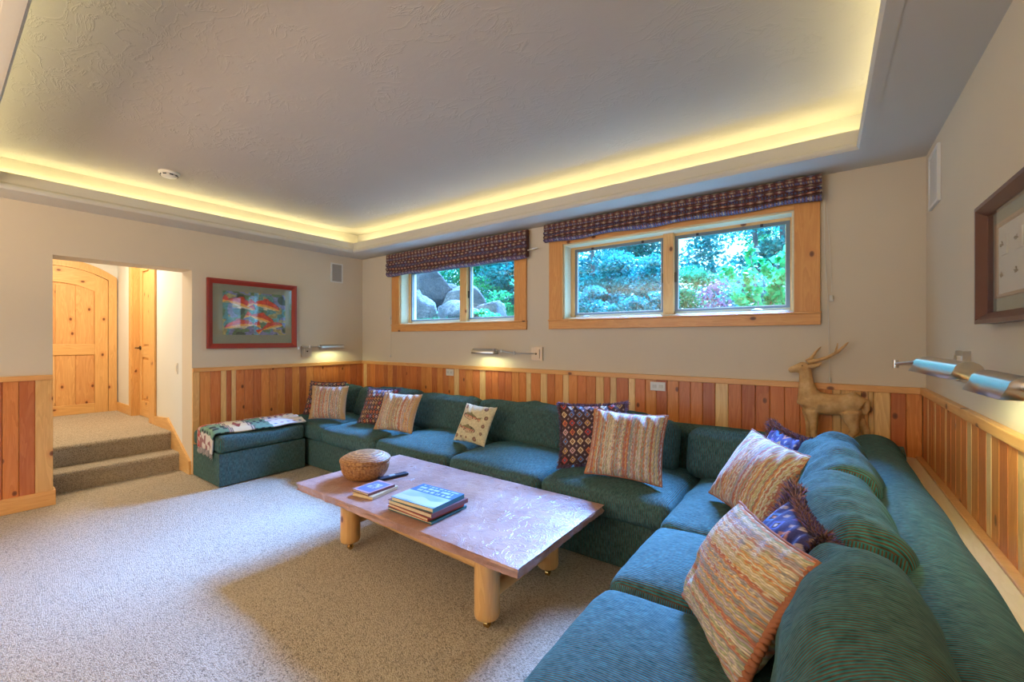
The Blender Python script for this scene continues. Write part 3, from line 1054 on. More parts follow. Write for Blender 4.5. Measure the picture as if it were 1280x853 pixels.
def pillow(label, pose, w, h, T, pattern, piping=None, rope=False, fringe=None, nu=110, nv=60, pinch=.075, seed=0, group=None, dent=0.0):
    x, y, z, a, b, c = pose
    root = thing('throw_pillow', label, 'pillow', (x, y, z), group, local=True)
    Mx = Rm(a, b, c).to_4x4()
    root.matrix_world = Matrix.Translation((x, y, z)) @ Mx
    us = np.linspace(-1, 1, nu)
    vs_ = np.linspace(-1, 1, nv)
    U, V = np.meshgrid(us, vs_)

    def pos(U, V, side):
        px = U * w / 2 * (1 - pinch * (1 - V ** 2) * np.abs(U))
        pz = V * h / 2 * (1 - pinch * (1 - U ** 2) * np.abs(V))
        th = T / 2 * (np.clip((1 - U ** 2), 0, 1) ** .52) * (np.clip((1 - V ** 2), 0, 1) ** .52)
        th = th * (0.92 + .16 * vnoise(U * 2.3 + 7, V * 2.3 + 3, seed))
        # radiating creases near the corners
        rr = np.abs(U) * np.abs(V)
        th = th + .006 * np.sin((U * 9 + V * 5) * 2 + seed) * rr * (1 - U ** 2) * 3
        if dent:
            th = th - dent * np.exp(-((U + .55) ** 2 + (V + .35) ** 2) / .03) * T
        return px, side * th, pz
    b_ = B()
    x1, y1, z1 = pos(U, V, -1)
    n1 = nu * nv
    cf = np.clip(pattern(U, V), 0, 1)
    b_.v = list(zip(x1.ravel().tolist(), y1.ravel().tolist(), z1.ravel().tolist()))
    b_.c = [tuple(q) for q in cf.reshape(-1, 3).tolist()]
    for j in range(nv - 1):
        for i in range(nu - 1):
            k = j * nu + i
            b_.f.append((k, k + 1, k + nu + 1, k + nu))
    # back side with fewer cells, its rim joined onto the front's
    st_u = [i for i in range(0, nu, 4)]
    if st_u[-1] != nu - 1:
        st_u.append(nu - 1)
    st_v = [i for i in range(0, nv, 4)]
    if st_v[-1] != nv - 1:
        st_v.append(nv - 1)
    idx = {}
    x2, y2, z2 = pos(U, V, 1)
    for j in st_v:
        for i in st_u:
            if j in (0, nv - 1) or i in (0, nu - 1):
                idx[(j, i)] = j * nu + i
            else:
                idx[(j, i)] = len(b_.v)
                b_.v.append((float(x2[j, i]), float(y2[j, i]), float(z2[j, i])))
                b_.c.append(tuple(cf[j, i].tolist()))
    for jj in range(len(st_v) - 1):
        for ii in range(len(st_u) - 1):
            j, j2, i, i2 = st_v[jj], st_v[jj + 1], st_u[ii], st_u[ii + 1]
            b_.f.append((idx[(j, i)], idx[(j2, i)], idx[(j2, i2)], idx[(j, i2)]))
    cov = b_.build('cover', 'woven', root, smooth='all', fix=False)
    # rim path
    per = [(u_, -1.0) for u_ in np.linspace(-1, 1, 26)] + [(1.0, v_) for v_ in np.linspace(-1, 1, 26)[1:]] + \
          [(u_, 1.0) for u_ in np.linspace(1, -1, 26)[1:]] + [(-1.0, v_) for v_ in np.linspace(1, -1, 26)[1:-1]]
    P = []
    for (u_, v_) in per:
        q = pos(np.array(u_), np.array(v_), -1)
        P.append(Vector((float(q[0]), float(q[1]), float(q[2]))))
    if piping:
        pb = B()
        pb.tube(P + [P[0]], .0045 if not rope else .006, 7, cap=False)
        pb.build('piping', piping, root, smooth='all')
    if rope:
        rb = B()
        i0, i1 = rope
        seg = [P[i % len(P)] for i in range(i0, i1)]
        # two strands twisted round each other
        fine = []
        for k in range(len(seg) - 1):
            for q in range(6):
                fine.append(seg[k].lerp(seg[k + 1], q / 6))
        for ph in (0, math.pi):
            pts = []
            for k, p_ in enumerate(fine):
                a_ = k * .55 + ph
                pts.append(p_ + Vector((.006 * math.cos(a_), .006 * math.sin(a_), .006 * math.sin(a_ * .9))))
            rb.tube(pts, .008, 6)
        rb.build('rope_trim', 'piping_rust', root, smooth='all')
    if fringe:
        ln, cnt, cols, cornerboost = fringe
        fb = B()
        r = random.Random(seed)
        for k in range(cnt):
            i = r.random() * len(P)
            i_ = int(i)
            p_ = P[i_].lerp(P[(i_ + 1) % len(P)], i - i_)
            cu, cv = abs(p_.x) / (w / 2), abs(p_.z) / (h / 2)
            corner = max(0.0, min(cu, cv) - .62) / .38
            d = Vector((p_.x / (w / 2) if cu >= cv or corner > 0 else 0, 0, p_.z / (h / 2) if cv > cu or corner > 0 else 0))
            d += Vector((r.uniform(-.5, .5), r.uniform(-1.0, 1.0), r.uniform(-.5, .5)))
            d.normalize()
            L = ln * r.uniform(.6, 1.15) * (1 + cornerboost * corner)
            sd = d.cross(Vector((r.uniform(-1, 1), r.uniform(-1, 1), r.uniform(-1, 1)))).normalized() * (.0022 + .0016 * cornerboost * .3)
            base = p_ * (1 - .02) + Vector((0, r.uniform(-.004, .004), 0))
            c_ = r.choice(cols)
            mid = base + d * L * .6
            end = base + d * L + Vector((r.uniform(-.3, .3), r.uniform(-.3, .3), -.25)) * L * .5
            fb.add([base - sd, base + sd, mid + sd, mid - sd, end], [(0, 1, 2, 3), (3, 2, 4)], c_)
        stuff(fb.build('fringe', 'woven', root, fix=False))
    return root


FR_DARK = [(0.17, 0.07, 0.08), (0.10, 0.04, 0.06), (0.22, 0.12, 0.15), (0.14, 0.08, 0.15)]
FR_MIX = [(0.22, 0.07, 0.05), (0.10, 0.05, 0.12), (0.34, 0.15, 0.10), (0.16, 0.10, 0.28), (0.30, 0.16, 0.16), (0.08, 0.04, 0.05)]
st = lambda seed, w, h, **k: (lambda U, V: pat_stripe(U, V, w, h, seed, **k))
kl = lambda seed, w, h, **k: (lambda U, V: pat_kilim(U, V, w, h, seed, **k))
stv = lambda seed, w, h, **k: (lambda U, V: pat_stripe(V, U, h, w, seed, **k))
pillow('dark diamond pattern pillow with fringe leaning in the far left corner behind a striped pillow', (-4.66, 2.70, .672, .443, -.36, 0), .44, .38, .12, kl(1, .44, .38, cell=.05), fringe=(.022, 1500, FR_DARK, .3), seed=1)
pillow('striped pillow with tan ends at the left end of the sofa beside the ottoman', (-4.34, 2.56, .665, .50, -.20, 0), .42, .36, .13, st(5, .42, .36, tan=.25), 'piping_tan', seed=2, nu=180)
pillow('brown diamond pattern fringed pillow behind the second striped pillow from the left', (-3.66, 2.70, .665, .113, -.45, -.04), .42, .38, .12, kl(2, .42, .38, cell=.042), fringe=(.024, 1500, FR_DARK, .5), seed=3)
pillow('tan striped pillow leaning against the sofa back, second striped pillow from the left', (-3.27, 2.63, .66, .162, -.42, 0), .46, .37, .13, st(9, .46, .37, tan=.18), 'piping_tan', seed=4, nu=200)
pillow('small cream pillow woven with two trout and brown dots', (-2.345, 2.685, .645, -.028, -.486, .02), .35, .335, .11,
       lambda U, V: pat_fish(U, V, .35, .335), None, seed=5, nu=130, nv=110)
pillow('dark red diamond kilim pillow with mauve brush fringe, centre of the long sofa side', (-1.285, 2.705, .695, .42, -.34, -.05), .46, .42, .13, kl(4, .46, .42, cell=.056),
       fringe=(.028, 2600, FR_DARK, .6), seed=6, nu=130, nv=110)
pillow('large rust and cream striped pillow in front of the red diamond kilim pillow', (-1.0, 2.57, .69, .134, -.42, .023), .47, .425, .17, st(12, .47, .425), 'piping_rust', seed=7, nu=210)
pillow('striped pillow tilted against the right sofa back, farther of the two there', (-.265, 2.375, .680, -.808, -.58, .10), .43, .41, .19, st(15, .43, .41), 'piping_rust', seed=8, nu=210, nv=60)
pillow('rust fringed pillow with painted blue daylight tint peeking out behind the farther striped pillow on the right', (-.20, 2.66, .685, -.95, -.45, .05), .36, .36, .11, kl(7, .36, .36, cell=.07, blue=True),
       fringe=(.036, 9000, FR_MIX, .7), seed=9, nu=90, nv=90)
pillow('large striped pillow with braided rust rope edge nearest the viewer', (-.200, 1.395, .642, -1.067, -.54, -.055), .44, .375, .20, stv(19, .44, .40, pitch=.0062), 'piping_rust',
       rope=(24, 50), seed=10, nu=90, nv=250, dent=.28)
pillow('rust pillow with painted blue daylight tint and thick shaggy fringe behind the nearest striped pillow', (-.125, 1.60, .645, -1.319, -.50, .05), .34, .34, .14, kl(11, .34, .34, cell=.07, blue=True),
       fringe=(.046, 15000, FR_MIX, .7), seed=11, nu=90, nv=90)


# ------------------------------------------------------------------ sofa
def soft_box(lx, ly, lz, r, puff=(0, 0, 0), n=(28, 16, 10), seed=0, wr=.004, lean=0.0, top_round=None):
    """rounded, stuffed block centred in x and y, bottom at z=0; returns (verts, faces, uvs per face corner)"""
    bm = bmesh.new()
    bmesh.ops.create_cube(bm, size=2)
    # build gridded box by hand for speed
    bm.free()
    hx, hy, hz = lx / 2, ly / 2, lz / 2
    faces = []
    vmap = {}
    verts = []

    def g(n_):
        return [-1 + 2 * k / n_ for k in range(n_ + 1)]
    gx, gy, gz = g(n[0]), g(n[1]), g(n[2])

    def vid(i, j, k):
        key = (i, j, k)
        if key not in vmap:
            vmap[key] = len(verts)
            verts.append((gx[i], gy[j], gz[k]))
        return vmap[key]
    for k in (0, n[2]):
        for i in range(n[0]):
            for j in range(n[1]):
                f = [vid(i, j, k), vid(i + 1, j, k), vid(i + 1, j + 1, k), vid(i, j + 1, k)]
                faces.append((f if k else f[::-1], 'z'))
    for j in (0, n[1]):
        for i in range(n[0]):
            for k in range(n[2]):
                f = [vid(i, j, k), vid(i + 1, j, k), vid(i + 1, j, k + 1), vid(i, j, k + 1)]
                faces.append((f if not j else f[::-1], 'y'))
    for i in (0, n[0]):
        for j in range(n[1]):
            for k in range(n[2]):
                f = [vid(i, j, k), vid(i, j + 1, k), vid(i, j + 1, k + 1), vid(i, j, k + 1)]
                faces.append((f if i else f[::-1], 'x'))
    out = []
    sx = np.array([v[0] for v in verts])
    sy = np.array([v[1] for v in verts])
    sz = np.array([v[2] for v in verts])
    # denser near the edges
    ease = lambda s_: np.sin(s_ * math.pi / 2) * .55 + s_ * .45
    X_, Y_, Z_ = ease(sx) * hx, ease(sy) * hy, ease(sz) * hz
    rz = min(r, hz)
    ix = np.clip(X_, -(hx - r), hx - r)
    iy = np.clip(Y_, -(hy - r), hy - r)
    iz = np.clip(Z_, -(hz - rz), hz - rz)
    dx, dy, dz = X_ - ix, Y_ - iy, (Z_ - iz) * r / rz
    L = np.sqrt(dx * dx + dy * dy + dz * dz)
    m = np.maximum(np.maximum(np.abs(dx), np.abs(dy)), np.abs(dz))
    k = np.where(L > 1e-9, m / np.maximum(L, 1e-9), 1)
    dx, dy, dz = dx * k, dy * k, dz * k * rz / r
    X_, Y_, Z_ = ix + dx, iy + dy, iz + dz
    u, v, w = X_ / hx, Y_ / hy, Z_ / hz
    bu = np.clip(1 - np.abs(u) ** 2.4, 0, 1)
    bv = np.clip(1 - np.abs(v) ** 2.4, 0, 1)
    bw = np.clip(1 - np.abs(w) ** 2.2, 0, 1)
    Z2 = Z_ + np.where(w > 0, puff[2] * w * bu * bv, 0)
    Y2 = Y_ + np.sign(v) * np.abs(v) ** 2 * puff[1] * bu * bw
    X2 = X_ + np.sign(u) * np.abs(u) ** 3 * puff[0] * bv * bw
    nz = vnoise(X_ * 7 + seed, Y_ * 7 + Z_ * 5, seed) - .5
    nz2 = vnoise(X_ * 17 + seed * 3, Y_ * 9 + Z_ * 17, seed + 5) - .5
    Z2 = Z2 + (nz * 2 + nz2) * wr * np.where(w > 0, 1, 0) * 1.6
    Y2 = Y2 + (nz * 2 + nz2) * wr * np.sign(v) * np.abs(v)
    Z2 = Z2 + hz
    if lean:
        Y2 = Y2 + (Z2 - hz) * lean
    b = B()
    b.v = list(zip(X2.tolist(), Y2.tolist(), Z2.tolist()))
    b.f = [tuple(f) for f, _ in faces]
    me = b.mesh('cushion', smooth='all', fix=False)
    uvl = me.uv_layers.new(name='UVMap')
    uvs = []
    for f, kind in faces:
        for q in f:
            x, y, z = verts_ = (X_[q], Y_[q], Z_[q])
            if kind == 'x':
                uvs += [y, z]
            else:
                uvs += [x, y + z]
    uvl.data.foreach_set('uv', [float(q) for q in uvs])
    return me


def put(name, me, parent, loc, rz=0.0, mat='corduroy', tilt=0.0):
    o = bpy.data.objects.new(name, me)
    if not me.materials:
        me.materials.append(M[mat])
    o.parent = parent
    o.matrix_local = Matrix.Translation(loc) @ Matrix.Rotation(rz, 4, 'Z') @ Matrix.Rotation(tilt, 4, 'X')
    C.objects.link(o)
    return o


def profile_run(prof, a, b, nseg, wob=0.0, seed=0):
    """closed profile (y,z) swept along local x from a to b with uv u = x"""
    n_ = len(prof)
    bb = B()
    xs = np.linspace(a, b, nseg + 1)
    for x in xs:
        for (y, z) in prof:
            k = (mnoise.noise(Vector((x * 2.5, y * 4, z * 4 + seed))) * wob) if z > .3 else 0
            bb.v.append((float(x), y + k, z + k))
    fk = []
    for i in range(nseg):
        for j in range(n_):
            f = (i * n_ + j, i * n_ + (j + 1) % n_, (i + 1) * n_ + (j + 1) % n_, (i + 1) * n_ + j)
            bb.f.append(f)
            fk.append('s')
    bb.f.append(tuple(range(n_)))
    fk.append('e')
    bb.f.append(tuple(nseg * n_ + j for j in reversed(range(n_))))
    fk.append('e')
    me = bb.mesh('run', smooth='all')
    me.set_sharp_from_angle(angle=R(50))
    uvl = me.uv_layers.new(name='UVMap')
    for p in me.polygons:
        for li in p.loop_indices:
            v = me.vertices[me.loops[li].vertex_index].co
            uvl.data[li].uv = (v.x, v.y + v.z) if abs(p.normal.x) < .7 else (v.y, v.z)
    return me


sofa = thing('sectional_sofa', 'large L-shaped teal ribbed corduroy sectional sofa along window and right walls', 'sofa', (-.3, 2.9, 0), local=True)
SO = Vector((-.3, 2.9, 0))


def sp(x, y, z):
    return Vector((x, y, z)) - SO


# plinth bases
rect = lambda y0, y1, z0, z1, r=.02: [(y0, z0), (y1, z0), (y1, z1), (y0 + r, z1), (y0, z1 - r)]
put('base', profile_run(rect(-.38, .38, 0.012, .29), -5.06 + 2.46, .10 + 2.46, 40), sofa, sp(-2.46, 2.775, 0))
put('base', profile_run(rect(-.36, .36, 0.012, .29), -1.3, 1.3, 30), sofa, sp(-.26, 1.075, 0), R(-90))


def backprof(d, ztop, r):
    """back frame, front at y=0 rising to a rolled top"""
    p = [(d, 0.0), (0.0, 0.0), (0.0, ztop - 2 * r)]
    cx, cz = d / 2, ztop - r
    for k in range(15):
        a = R(195 - 210 * k / 14)
        p.append((cx + (d / 2 + .012) * math.cos(a), cz + r * math.sin(a)))
    p.append((d, ztop - 2 * r))
    return p


put('back_frame', profile_run(backprof(.20, .735, .06), -2.71, 2.71, 60, .006, 1), sofa, sp(-2.345, 3.17, 0))
# local +y must point to world +x for the right-hand run: rotate by -90 degrees
put('back_frame', profile_run(backprof(.225, .775, .105), -1.86, 1.86, 60, .008, 4), sofa, sp(.128, 1.505, 0), R(-90))

seats = [(-5.04, -4.12), (-4.115, -3.245), (-3.24, -2.335), (-2.33, -1.505), (-1.50, -.665)]
for i, (a, b) in enumerate(seats):
    me = soft_box(b - a - .004, .80,   .165, .058, (.002, .010, .048), (34, 26, 8), seed=i + 1, wr=.003)
    put('seat_cushion', me, sofa, sp((a + b) / 2, 2.735 + (.025 if i == 0 else 0), .29))
# right run: corner seat, then three towards the viewer
rs = [(3.14, 2.105), (2.10, 1.495), (1.49, .64), (.635, -.21)]
for i, (a, b) in enumerate(rs):
    me = soft_box(a - b - .004, .78,   .165, .058, (.002, .010, .050), (34, 26, 8), seed=i + 11, wr=.003)
    put('seat_cushion', me, sofa, sp(-.27, (a + b) / 2, .29), R(-90))
# back cushions
bcs = [(-5.02, -4.44), (-4.43, -3.43), (-3.42, -2.585), (-2.575, -1.66), (-1.65, -.80)]
for i, (a, b) in enumerate(bcs):
    me = soft_box(b - a - .004, .19, .36 + .01 * (i % 2), .07, (.002, .035, .02), (44, 12, 30), seed=i + 21, wr=.011)
    put('back_cushion', me, sofa, sp((a + b) / 2, 2.975, .435), 0, tilt=R(-17))
me = soft_box(.56, .18, .32, .07, (.006, .03, .02), (26, 10, 22), seed=29, wr=.007)
put('back_cushion', me, sofa, sp(-.455, 2.985, .44), 0, tilt=R(-14))
rb = [(2.80, 2.03), (2.12, 1.42), (1.45, .58), (.57, -.26)]
for i, (a, b) in enumerate(rb):
    me = soft_box(a - b - .004, .21, .40, .085, (.006, .04, .03), (44, 14, 30), seed=i + 31, wr=.013)
    o = put('back_cushion', me, sofa, sp((-.022, -.018, .008, 0)[i], (a + b) / 2, (.468, .435, .425, .43)[i]), R(-90 + (1.5, 5, 2, 2)[i]), tilt=R(-14))

# ottoman
ott = thing('ottoman', 'teal corduroy storage ottoman at the left end of the sofa', 'ottoman', (-4.735, 1.943, 0), local=True)
put('base', profile_run([(-.32, .012), (.32, .012), (.32, .305), (-.32, .305)], -.395, .395, 20), ott, (0, 0, 0), R(90))
me = soft_box(.79, .655, .15, .04, (.003, .006, .018), (32, 26, 8), seed=51, wr=.002)
put('lid_cushion', me, ott, (0, 0, .308), R(90))

# throw blanket over the ottoman
thr = thing('throw_blanket', 'fringed patchwork throw blanket in red, green plaid and cream over the ottoman', 'blanket', (-4.7, 2.0, .48))


def throw_grid():
    nu_, nv_ = 70, 150
    b = B()
    L0 = .99
    for j in range(nv_ + 1):
        s = j / nv_ * L0           # along the ottoman from the far end towards the left end
        for i in range(nu_ + 1):
            q = i / nu_
            wdt = .36 - .05 * math.sin(s * 3)
            x = -4.84 + q * (.425 - .16 * max(0, s - .50)) + .010 * math.sin(s * 6.2) - .03 * s * s
            top = .475 + .018 * math.sin(math.pi * min(1, max(0, (x + 5.06) / .65))) + .022 - (.016 * max(0, (q - .85) / .15) ** 2)
            z = top + .006 * math.sin(q * 26 + s * 5) + .010 * max(0, math.sin(q * 3.1)) + .004 * math.sin(s * 22 + q * 4)
            y = 2.35 - s
            if y < 1.585:                       # falls over the left end
                over = 1.585 - y
                bend = min(over, .05)
                y = 1.585 - .05 * math.sin(bend / .05 * math.pi / 2) - .003
                z = z - .02 * (1 - math.cos(bend / .05 * math.pi / 2)) - max(0, over - .05)
                y -= .006 * abs(math.sin(q * 22))
            b.v.append((x, y, z))
            # pattern bands
            t_ = s / L0
            red = (0.45, 0.05, 0.05)
            cream = (0.70, 0.62, 0.48)
            c = cream
            m1 = vnoise(np.array(q * 9.0), np.array(s * 26.0), 4)
            if q < .22:
                c = red if (int(s * 30) + int(q * 30)) % 3 else (0.60, 0.50, 0.40)
            elif t_ < .34:
                c = (0.74, 0.70, 0.68)
                if (abs((q * 5) % 1 - .5) < .16 and abs((s * 16 + q * 2) % 1 - .5) < .22):
                    c = (0.40, 0.08, 0.12) if (int(s * 16) % 2) else (0.12, 0.18, 0.38)
            elif t_ < .50 or .70 < t_ < .86:
                g1 = int(q * 12) % 2
                g2 = int(s * 34) % 2
                c = [(0.06, 0.16, 0.10), (0.16, 0.30, 0.20), (0.16, 0.30, 0.20), (0.30, 0.42, 0.30)][g1 + g2 * 1] if g1 + g2 else (0.03, 0.05, 0.05)
            elif t_ < .53 or .67 < t_ < .70:
                c = (0.08, 0.04, 0.05) if int(s * 120) % 2 else (0.55, 0.45, 0.35)
            elif t_ < .67:
                c = (0.72, 0.60, 0.38)
                if abs(t_ - .60) + abs(q - .62) * .25 < .045 or (abs(q - .62) < .12 and abs(t_ - .60) < .012):
                    c = (0.30, 0.06, 0.05)
                elif abs(t_ - .57) + abs(q - .42) * .3 < .018:
                    c = (0.06, 0.05, 0.05)
            else:
                c = (0.66, 0.58, 0.50) if m1 < .6 else (0.30, 0.12, 0.12)
            b.c.append(tuple(np.clip(c, 0, 1)))
    for j in range(nv_):
        for i in range(nu_):
            k = j * (nu_ + 1) + i
            b.f.append((k, k + nu_ + 1, k + nu_ + 2, k + 1))
    return b


tb = throw_grid()
cl = tb.build('cloth', 'woven', thr, smooth='all', fix=False)
sm = cl.modifiers.new('thick', 'SOLIDIFY')
sm.thickness = .014
sm.offset = 0
endrow = tb.v[-71:]
fb = B()
rr = random.Random(3)
for k in range(300):
    p = Vector(endrow[rr.randrange(0, 71)])
    L = rr.uniform(.03, .06)
    q = p + Vector((rr.uniform(-.012, .012), rr.uniform(-.012, .002), -L))
    fb.add([p + Vector((-.002, 0, .004)), p + Vector((.002, 0, .004)), q + Vector((.002, 0, 0)), q - Vector((.002, 0, 0))], [(0, 1, 2, 3)], rr.choice([(0.6, 0.55, 0.5), (0.35, 0.32, 0.32), (0.2, 0.17, 0.18), (0.5, 0.42, 0.38)]))
stuff(fb.build('fringe', 'woven', thr, fix=False))

# ------------------------------------------------------------------ coffee table
tab = thing('coffee_table', 'rectangular coffee table with pinkish flagstone top on peeled log legs', 'table', (-1.92, 1.87, 0))


def slab():
    x0, x1, y0, y1, z0, z1 = -2.83, -1.02, 1.435, 2.295, .352, .400
    nx, ny, nz = 90, 44, 4
    b = B()
    vm = {}

    def vid(i, j, k):
        if (i, j, k) in vm:
            return vm[(i, j, k)]
        x = x0 + (x1 - x0) * i / nx
        y = y0 + (y1 - y0) * j / ny
        z = z0 + (z1 - z0) * k / nz
        p = Vector((x, y, z))
        edge = i in (0, nx) or j in (0, ny)
        nn_ = mnoise.noise(p * 14) * .005 + mnoise.noise(p * 45) * .005
        if edge:
            tf = .004 if k == nz else 1.0
            rough = (nn_ + .010 * mnoise.noise(Vector((x * 5, y * 5, k * 3.3)))) * (1 if k < nz else .45)
            inset = .006 * (1 - k / nz)
            if i == 0:
                x += rough + inset
            if i == nx:
                x -= rough + inset
            if j == 0:
                y += rough + inset
            if j == ny:
                y -= rough + inset
        if k == nz:
            z += mnoise.noise(Vector((x * 3.5, y * 3.5, 0))) * .0015 + (0 if not edge else -.002)
        vm[(i, j, k)] = len(b.v)
        b.v.append((x, y, z))
        return vm[(i, j, k)]
    for i in range(nx):
        for j in range(ny):
            b.f.append((vid(i, j, nz), vid(i + 1, j, nz), vid(i + 1, j + 1, nz), vid(i, j + 1, nz)))
            b.f.append((vid(i, j + 1, 0), vid(i + 1, j + 1, 0), vid(i + 1, j, 0), vid(i, j, 0)))
    for k in range(nz):
        for i in range(nx):
            b.f.append((vid(i, 0, k), vid(i + 1, 0, k), vid(i + 1, 0, k + 1), vid(i, 0, k + 1)))
            b.f.append((vid(i + 1, ny, k), vid(i, ny, k), vid(i, ny, k + 1), vid(i + 1, ny, k + 1)))
        for j in range(ny):
            b.f.append((vid(0, j + 1, k), vid(0, j, k), vid(0, j, k + 1), vid(0, j + 1, k + 1)))
            b.f.append((vid(nx, j, k), vid(nx, j + 1, k), vid(nx, j + 1, k + 1), vid(nx, j, k + 1)))
    return b


slab().build('tabletop', 'stone_slab', tab, smooth=35)
for (lx, ly) in ((-2.46, 1.60), (-1.275, 1.545), (-2.46, 2.12), (-1.275, 2.09)):
    lb = B()
    prof = [(.050, .052), (.058, .058), (.061, .075)] + [(.060 + .002 * mnoise.noise(Vector((lx * 7, ly * 3, z * 9))), z) for z in np.linspace(.1, .345, 7)] + [(.058, .352)]
    lb.lathe(prof, (0, 0, 0), 20, lambda a, j: 1 + .03 * mnoise.noise(Vector((math.cos(a) * 1.5 + lx, math.sin(a) * 1.5 + ly, j * .25))))
    leg = lb.build('leg', 'log', tab, smooth=45)
    leg.location = Vector((lx, ly, 0)) - Vector(tab.location)
    cb = B()
    cb.tube([(0, 0, .055), (0, 0, .035)], .010, 8)
    cb.box((-.016, -.003, .012), (-.012, .003, .040))
    cb.box((.012, -.003, .012), (.016, .003, .040))
    cb.tube([(-.016, 0, .036), (.016, 0, .036)], .005, 6)
    cb.tube([(-.010, 0, .0175), (.010, 0, .0175)], .0172, 14)
    cb.build('caster', 'brass', leg, smooth=40)
bar = lambda a, b, r, m: B().tube([a, tuple((Vector(a) + Vector(b)) / 2 + Vector((0, 0, .003))), b], [r, r * 1.05, r * .96], 12).build('rail', m, tab, smooth=45)
bar((-2.41, 1.60, .282), (-1.32, 1.56, .282), .034, 'log_x')
bar((-2.41, 2.12, .282), (-1.32, 2.09, .282), .034, 'log_x')
bar((-2.46, 1.65, .175), (-2.46, 2.07, .175), .026, 'log_y')
bar((-1.275, 1.60, .150), (-1.275, 2.04, .150), .034, 'log_y')

# ------------------------------------------------------------------ things on the table
bk = thing('lidded_basket', 'round woven brown basket with a domed lid on the coffee table', 'basket', (-2.565, 1.785, .4025), local=True)
pr = [(.0, 0), (.108, 0.0), (.122, .004), (.142, .026), (.154, .055), (.160, .085), (.160, .112)]
bb = B()
bb.lathe(pr, (0, 0, 0), 160, lambda a, j: 1 + (.012 if j > 1 else 0) * math.sin(a * 40))
o = bb.build('basket_body', 'wicker', bk, smooth='all')
lb = B()
lb.lathe([(.158, .110), (.166, .112), (.168, .120), (.165, .130), (.154, .138), (.128, .153), (.092, .165), (.048, .173), (.006, .175)], (0, 0, 0), 160,
         lambda a, j: 1 + (.010 if j < 5 else .004) * math.sin(a * 60 + j * 2.0))
lb.build('lid', 'wicker', bk, smooth='all')
bk.rotation_euler = (0, 0, R(36))
bk.scale = (1, 1, 1)


def book(label, pts_c, ang, w, d, th, zb, cover_mat, cover_pat=None, name='book', group=None, spine_mat=None):
    """w along local x, d along local y; spine on the +x... side of the long edge y-"""
    r = thing(name, label, 'book', (pts_c[0], pts_c[1], zb), group, local=True)
    r.rotation_euler = (0, 0, ang)
    ct = .0028
    cv = B()
    cv.box((-w / 2, -d / 2, 0), (w / 2, d / 2, ct), .0008)
    cv.box((-w / 2, -d / 2, th - ct), (w / 2, d / 2, th), .0008)
    cv.box((w / 2 - ct, -d / 2, ct), (w / 2, d / 2, th - ct))
    cv.build('cover', cover_mat, r)
    B().box((-w / 2 + .005, -d / 2 + .005, ct), (w / 2 - ct, d / 2 - .005, th - ct)).build('pages', 'pages', r)
    if cover_pat:
        nu_, nv_ = 90, 70
        U, V = np.meshgrid(np.linspace(0, 1, nu_), np.linspace(0, 1, nv_))
        col = np.clip(cover_pat(U, V), 0, 1).reshape(-1, 3)
        g = B()
        g.v = [((q[0] - .5) * (w - .001), (q[1] - .5) * (d - .001), th + .0004) for q in zip(U.ravel().tolist(), V.ravel().tolist())]
        g.c = [tuple(q) for q in col.tolist()]
        for j in range(nv_ - 1):
            for i in range(nu_ - 1):
                k = j * nu_ + i
                g.f.append((k, k + 1, k + nu_ + 1, k + nu_))
        g.build('cover_print', 'print', r, fix=False)
    return r


def cover_big(U, V):
    sky = np.array((0.30, 0.42, 0.50)) + (vnoise(U * 5, V * 5, 1) - .4)[..., None] * np.array((.3, .28, .25))
    blue = np.array((0.03, 0.13, 0.30))
    c = np.where((V > .56)[..., None], blue * np.ones(U.shape + (3,)), sky)
    # illegible pale lettering
    row = (V * 22) % 3.2
    t_ = (vnoise(U * 34, np.floor(V * 22 / 3.2) * 9.1, 6) > .42) & (row > .6) & (row < 2.6) & (V > .60) & (V < .95) & (U > .08) & (U < .92)
    c = np.where(t_[..., None], np.array((0.42, 0.54, 0.62)), c)
    mt = (V < .25 + .18 * vnoise(U * 4, U * 0, 3)) & (V > .06)
    c = np.where(mt[..., None], np.array((0.50, 0.56, 0.54)), c)
    return c


def cover_small(U, V):
    c = np.ones(U.shape + (3,)) * np.array((0.12, 0.16, 0.36))
    c = np.where(((np.abs(U - .5) > .42) | (np.abs(V - .5) > .40))[..., None], np.array((0.50, 0.28, 0.26)), c)
    m = (np.abs(U - .5) < .25) & (np.abs(V - .55) < .18) & (vnoise(U * 22, V * 16, 4) > .5)
    c = np.where(m[..., None], np.array((0.50, 0.56, 0.66)), c)
    return c


# big stack: three under one
book('thin teal hardcover at the bottom of the larger book stack', (-1.79, 1.645), R(1), .345, .27, .014, .4030, 'book_teal', group=None)
book('wide red book with cream pages, second from the bottom of the larger stack', (-1.795, 1.64), R(-2), .335, .265, .018, .4175, 'book_red')
book('brown hardcover book lying under the blue and white picture book', (-1.785, 1.645), R(0), .35, .275, .024, .4360, 'book_brown')
book('blue and white picture book on top of the larger stack', (-1.775, 1.635), R(3), .315, .25, .024, .4605, 'book_teal', cover_big)
# small stack
book('cream book at the bottom of the small stack beside the basket', (-2.245, 1.635), R(10), .165, .22, .018, .4030, 'book_cream')
book('small blue covered paperback on top of the small stack', (-2.255, 1.63), R(2), .155, .20, .015, .4215, 'book_brown', cover_small)
rc = thing('remote_control', 'slim dark remote control lying behind the small book stack', 'remote control', (-2.385, 1.88, .4025), local=True)
rc.rotation_euler = (0, 0, R(-12) + R(90))
B().box((-.105, -.024, 0), (.105, .024, .018), .006).build('body', 'dark_plastic', rc)
B().box((-.03, -.014, .018), (.01, .014, .0195)).build('display', 'button_grey', rc)
for k in range(4):
    for q in (-1, 1):
        B().box((.03 + k * .016, q * .010 - .004, .018), (.038 + k * .016, q * .010 + .004, .0195)).build('button', 'dark_plastic', rc)


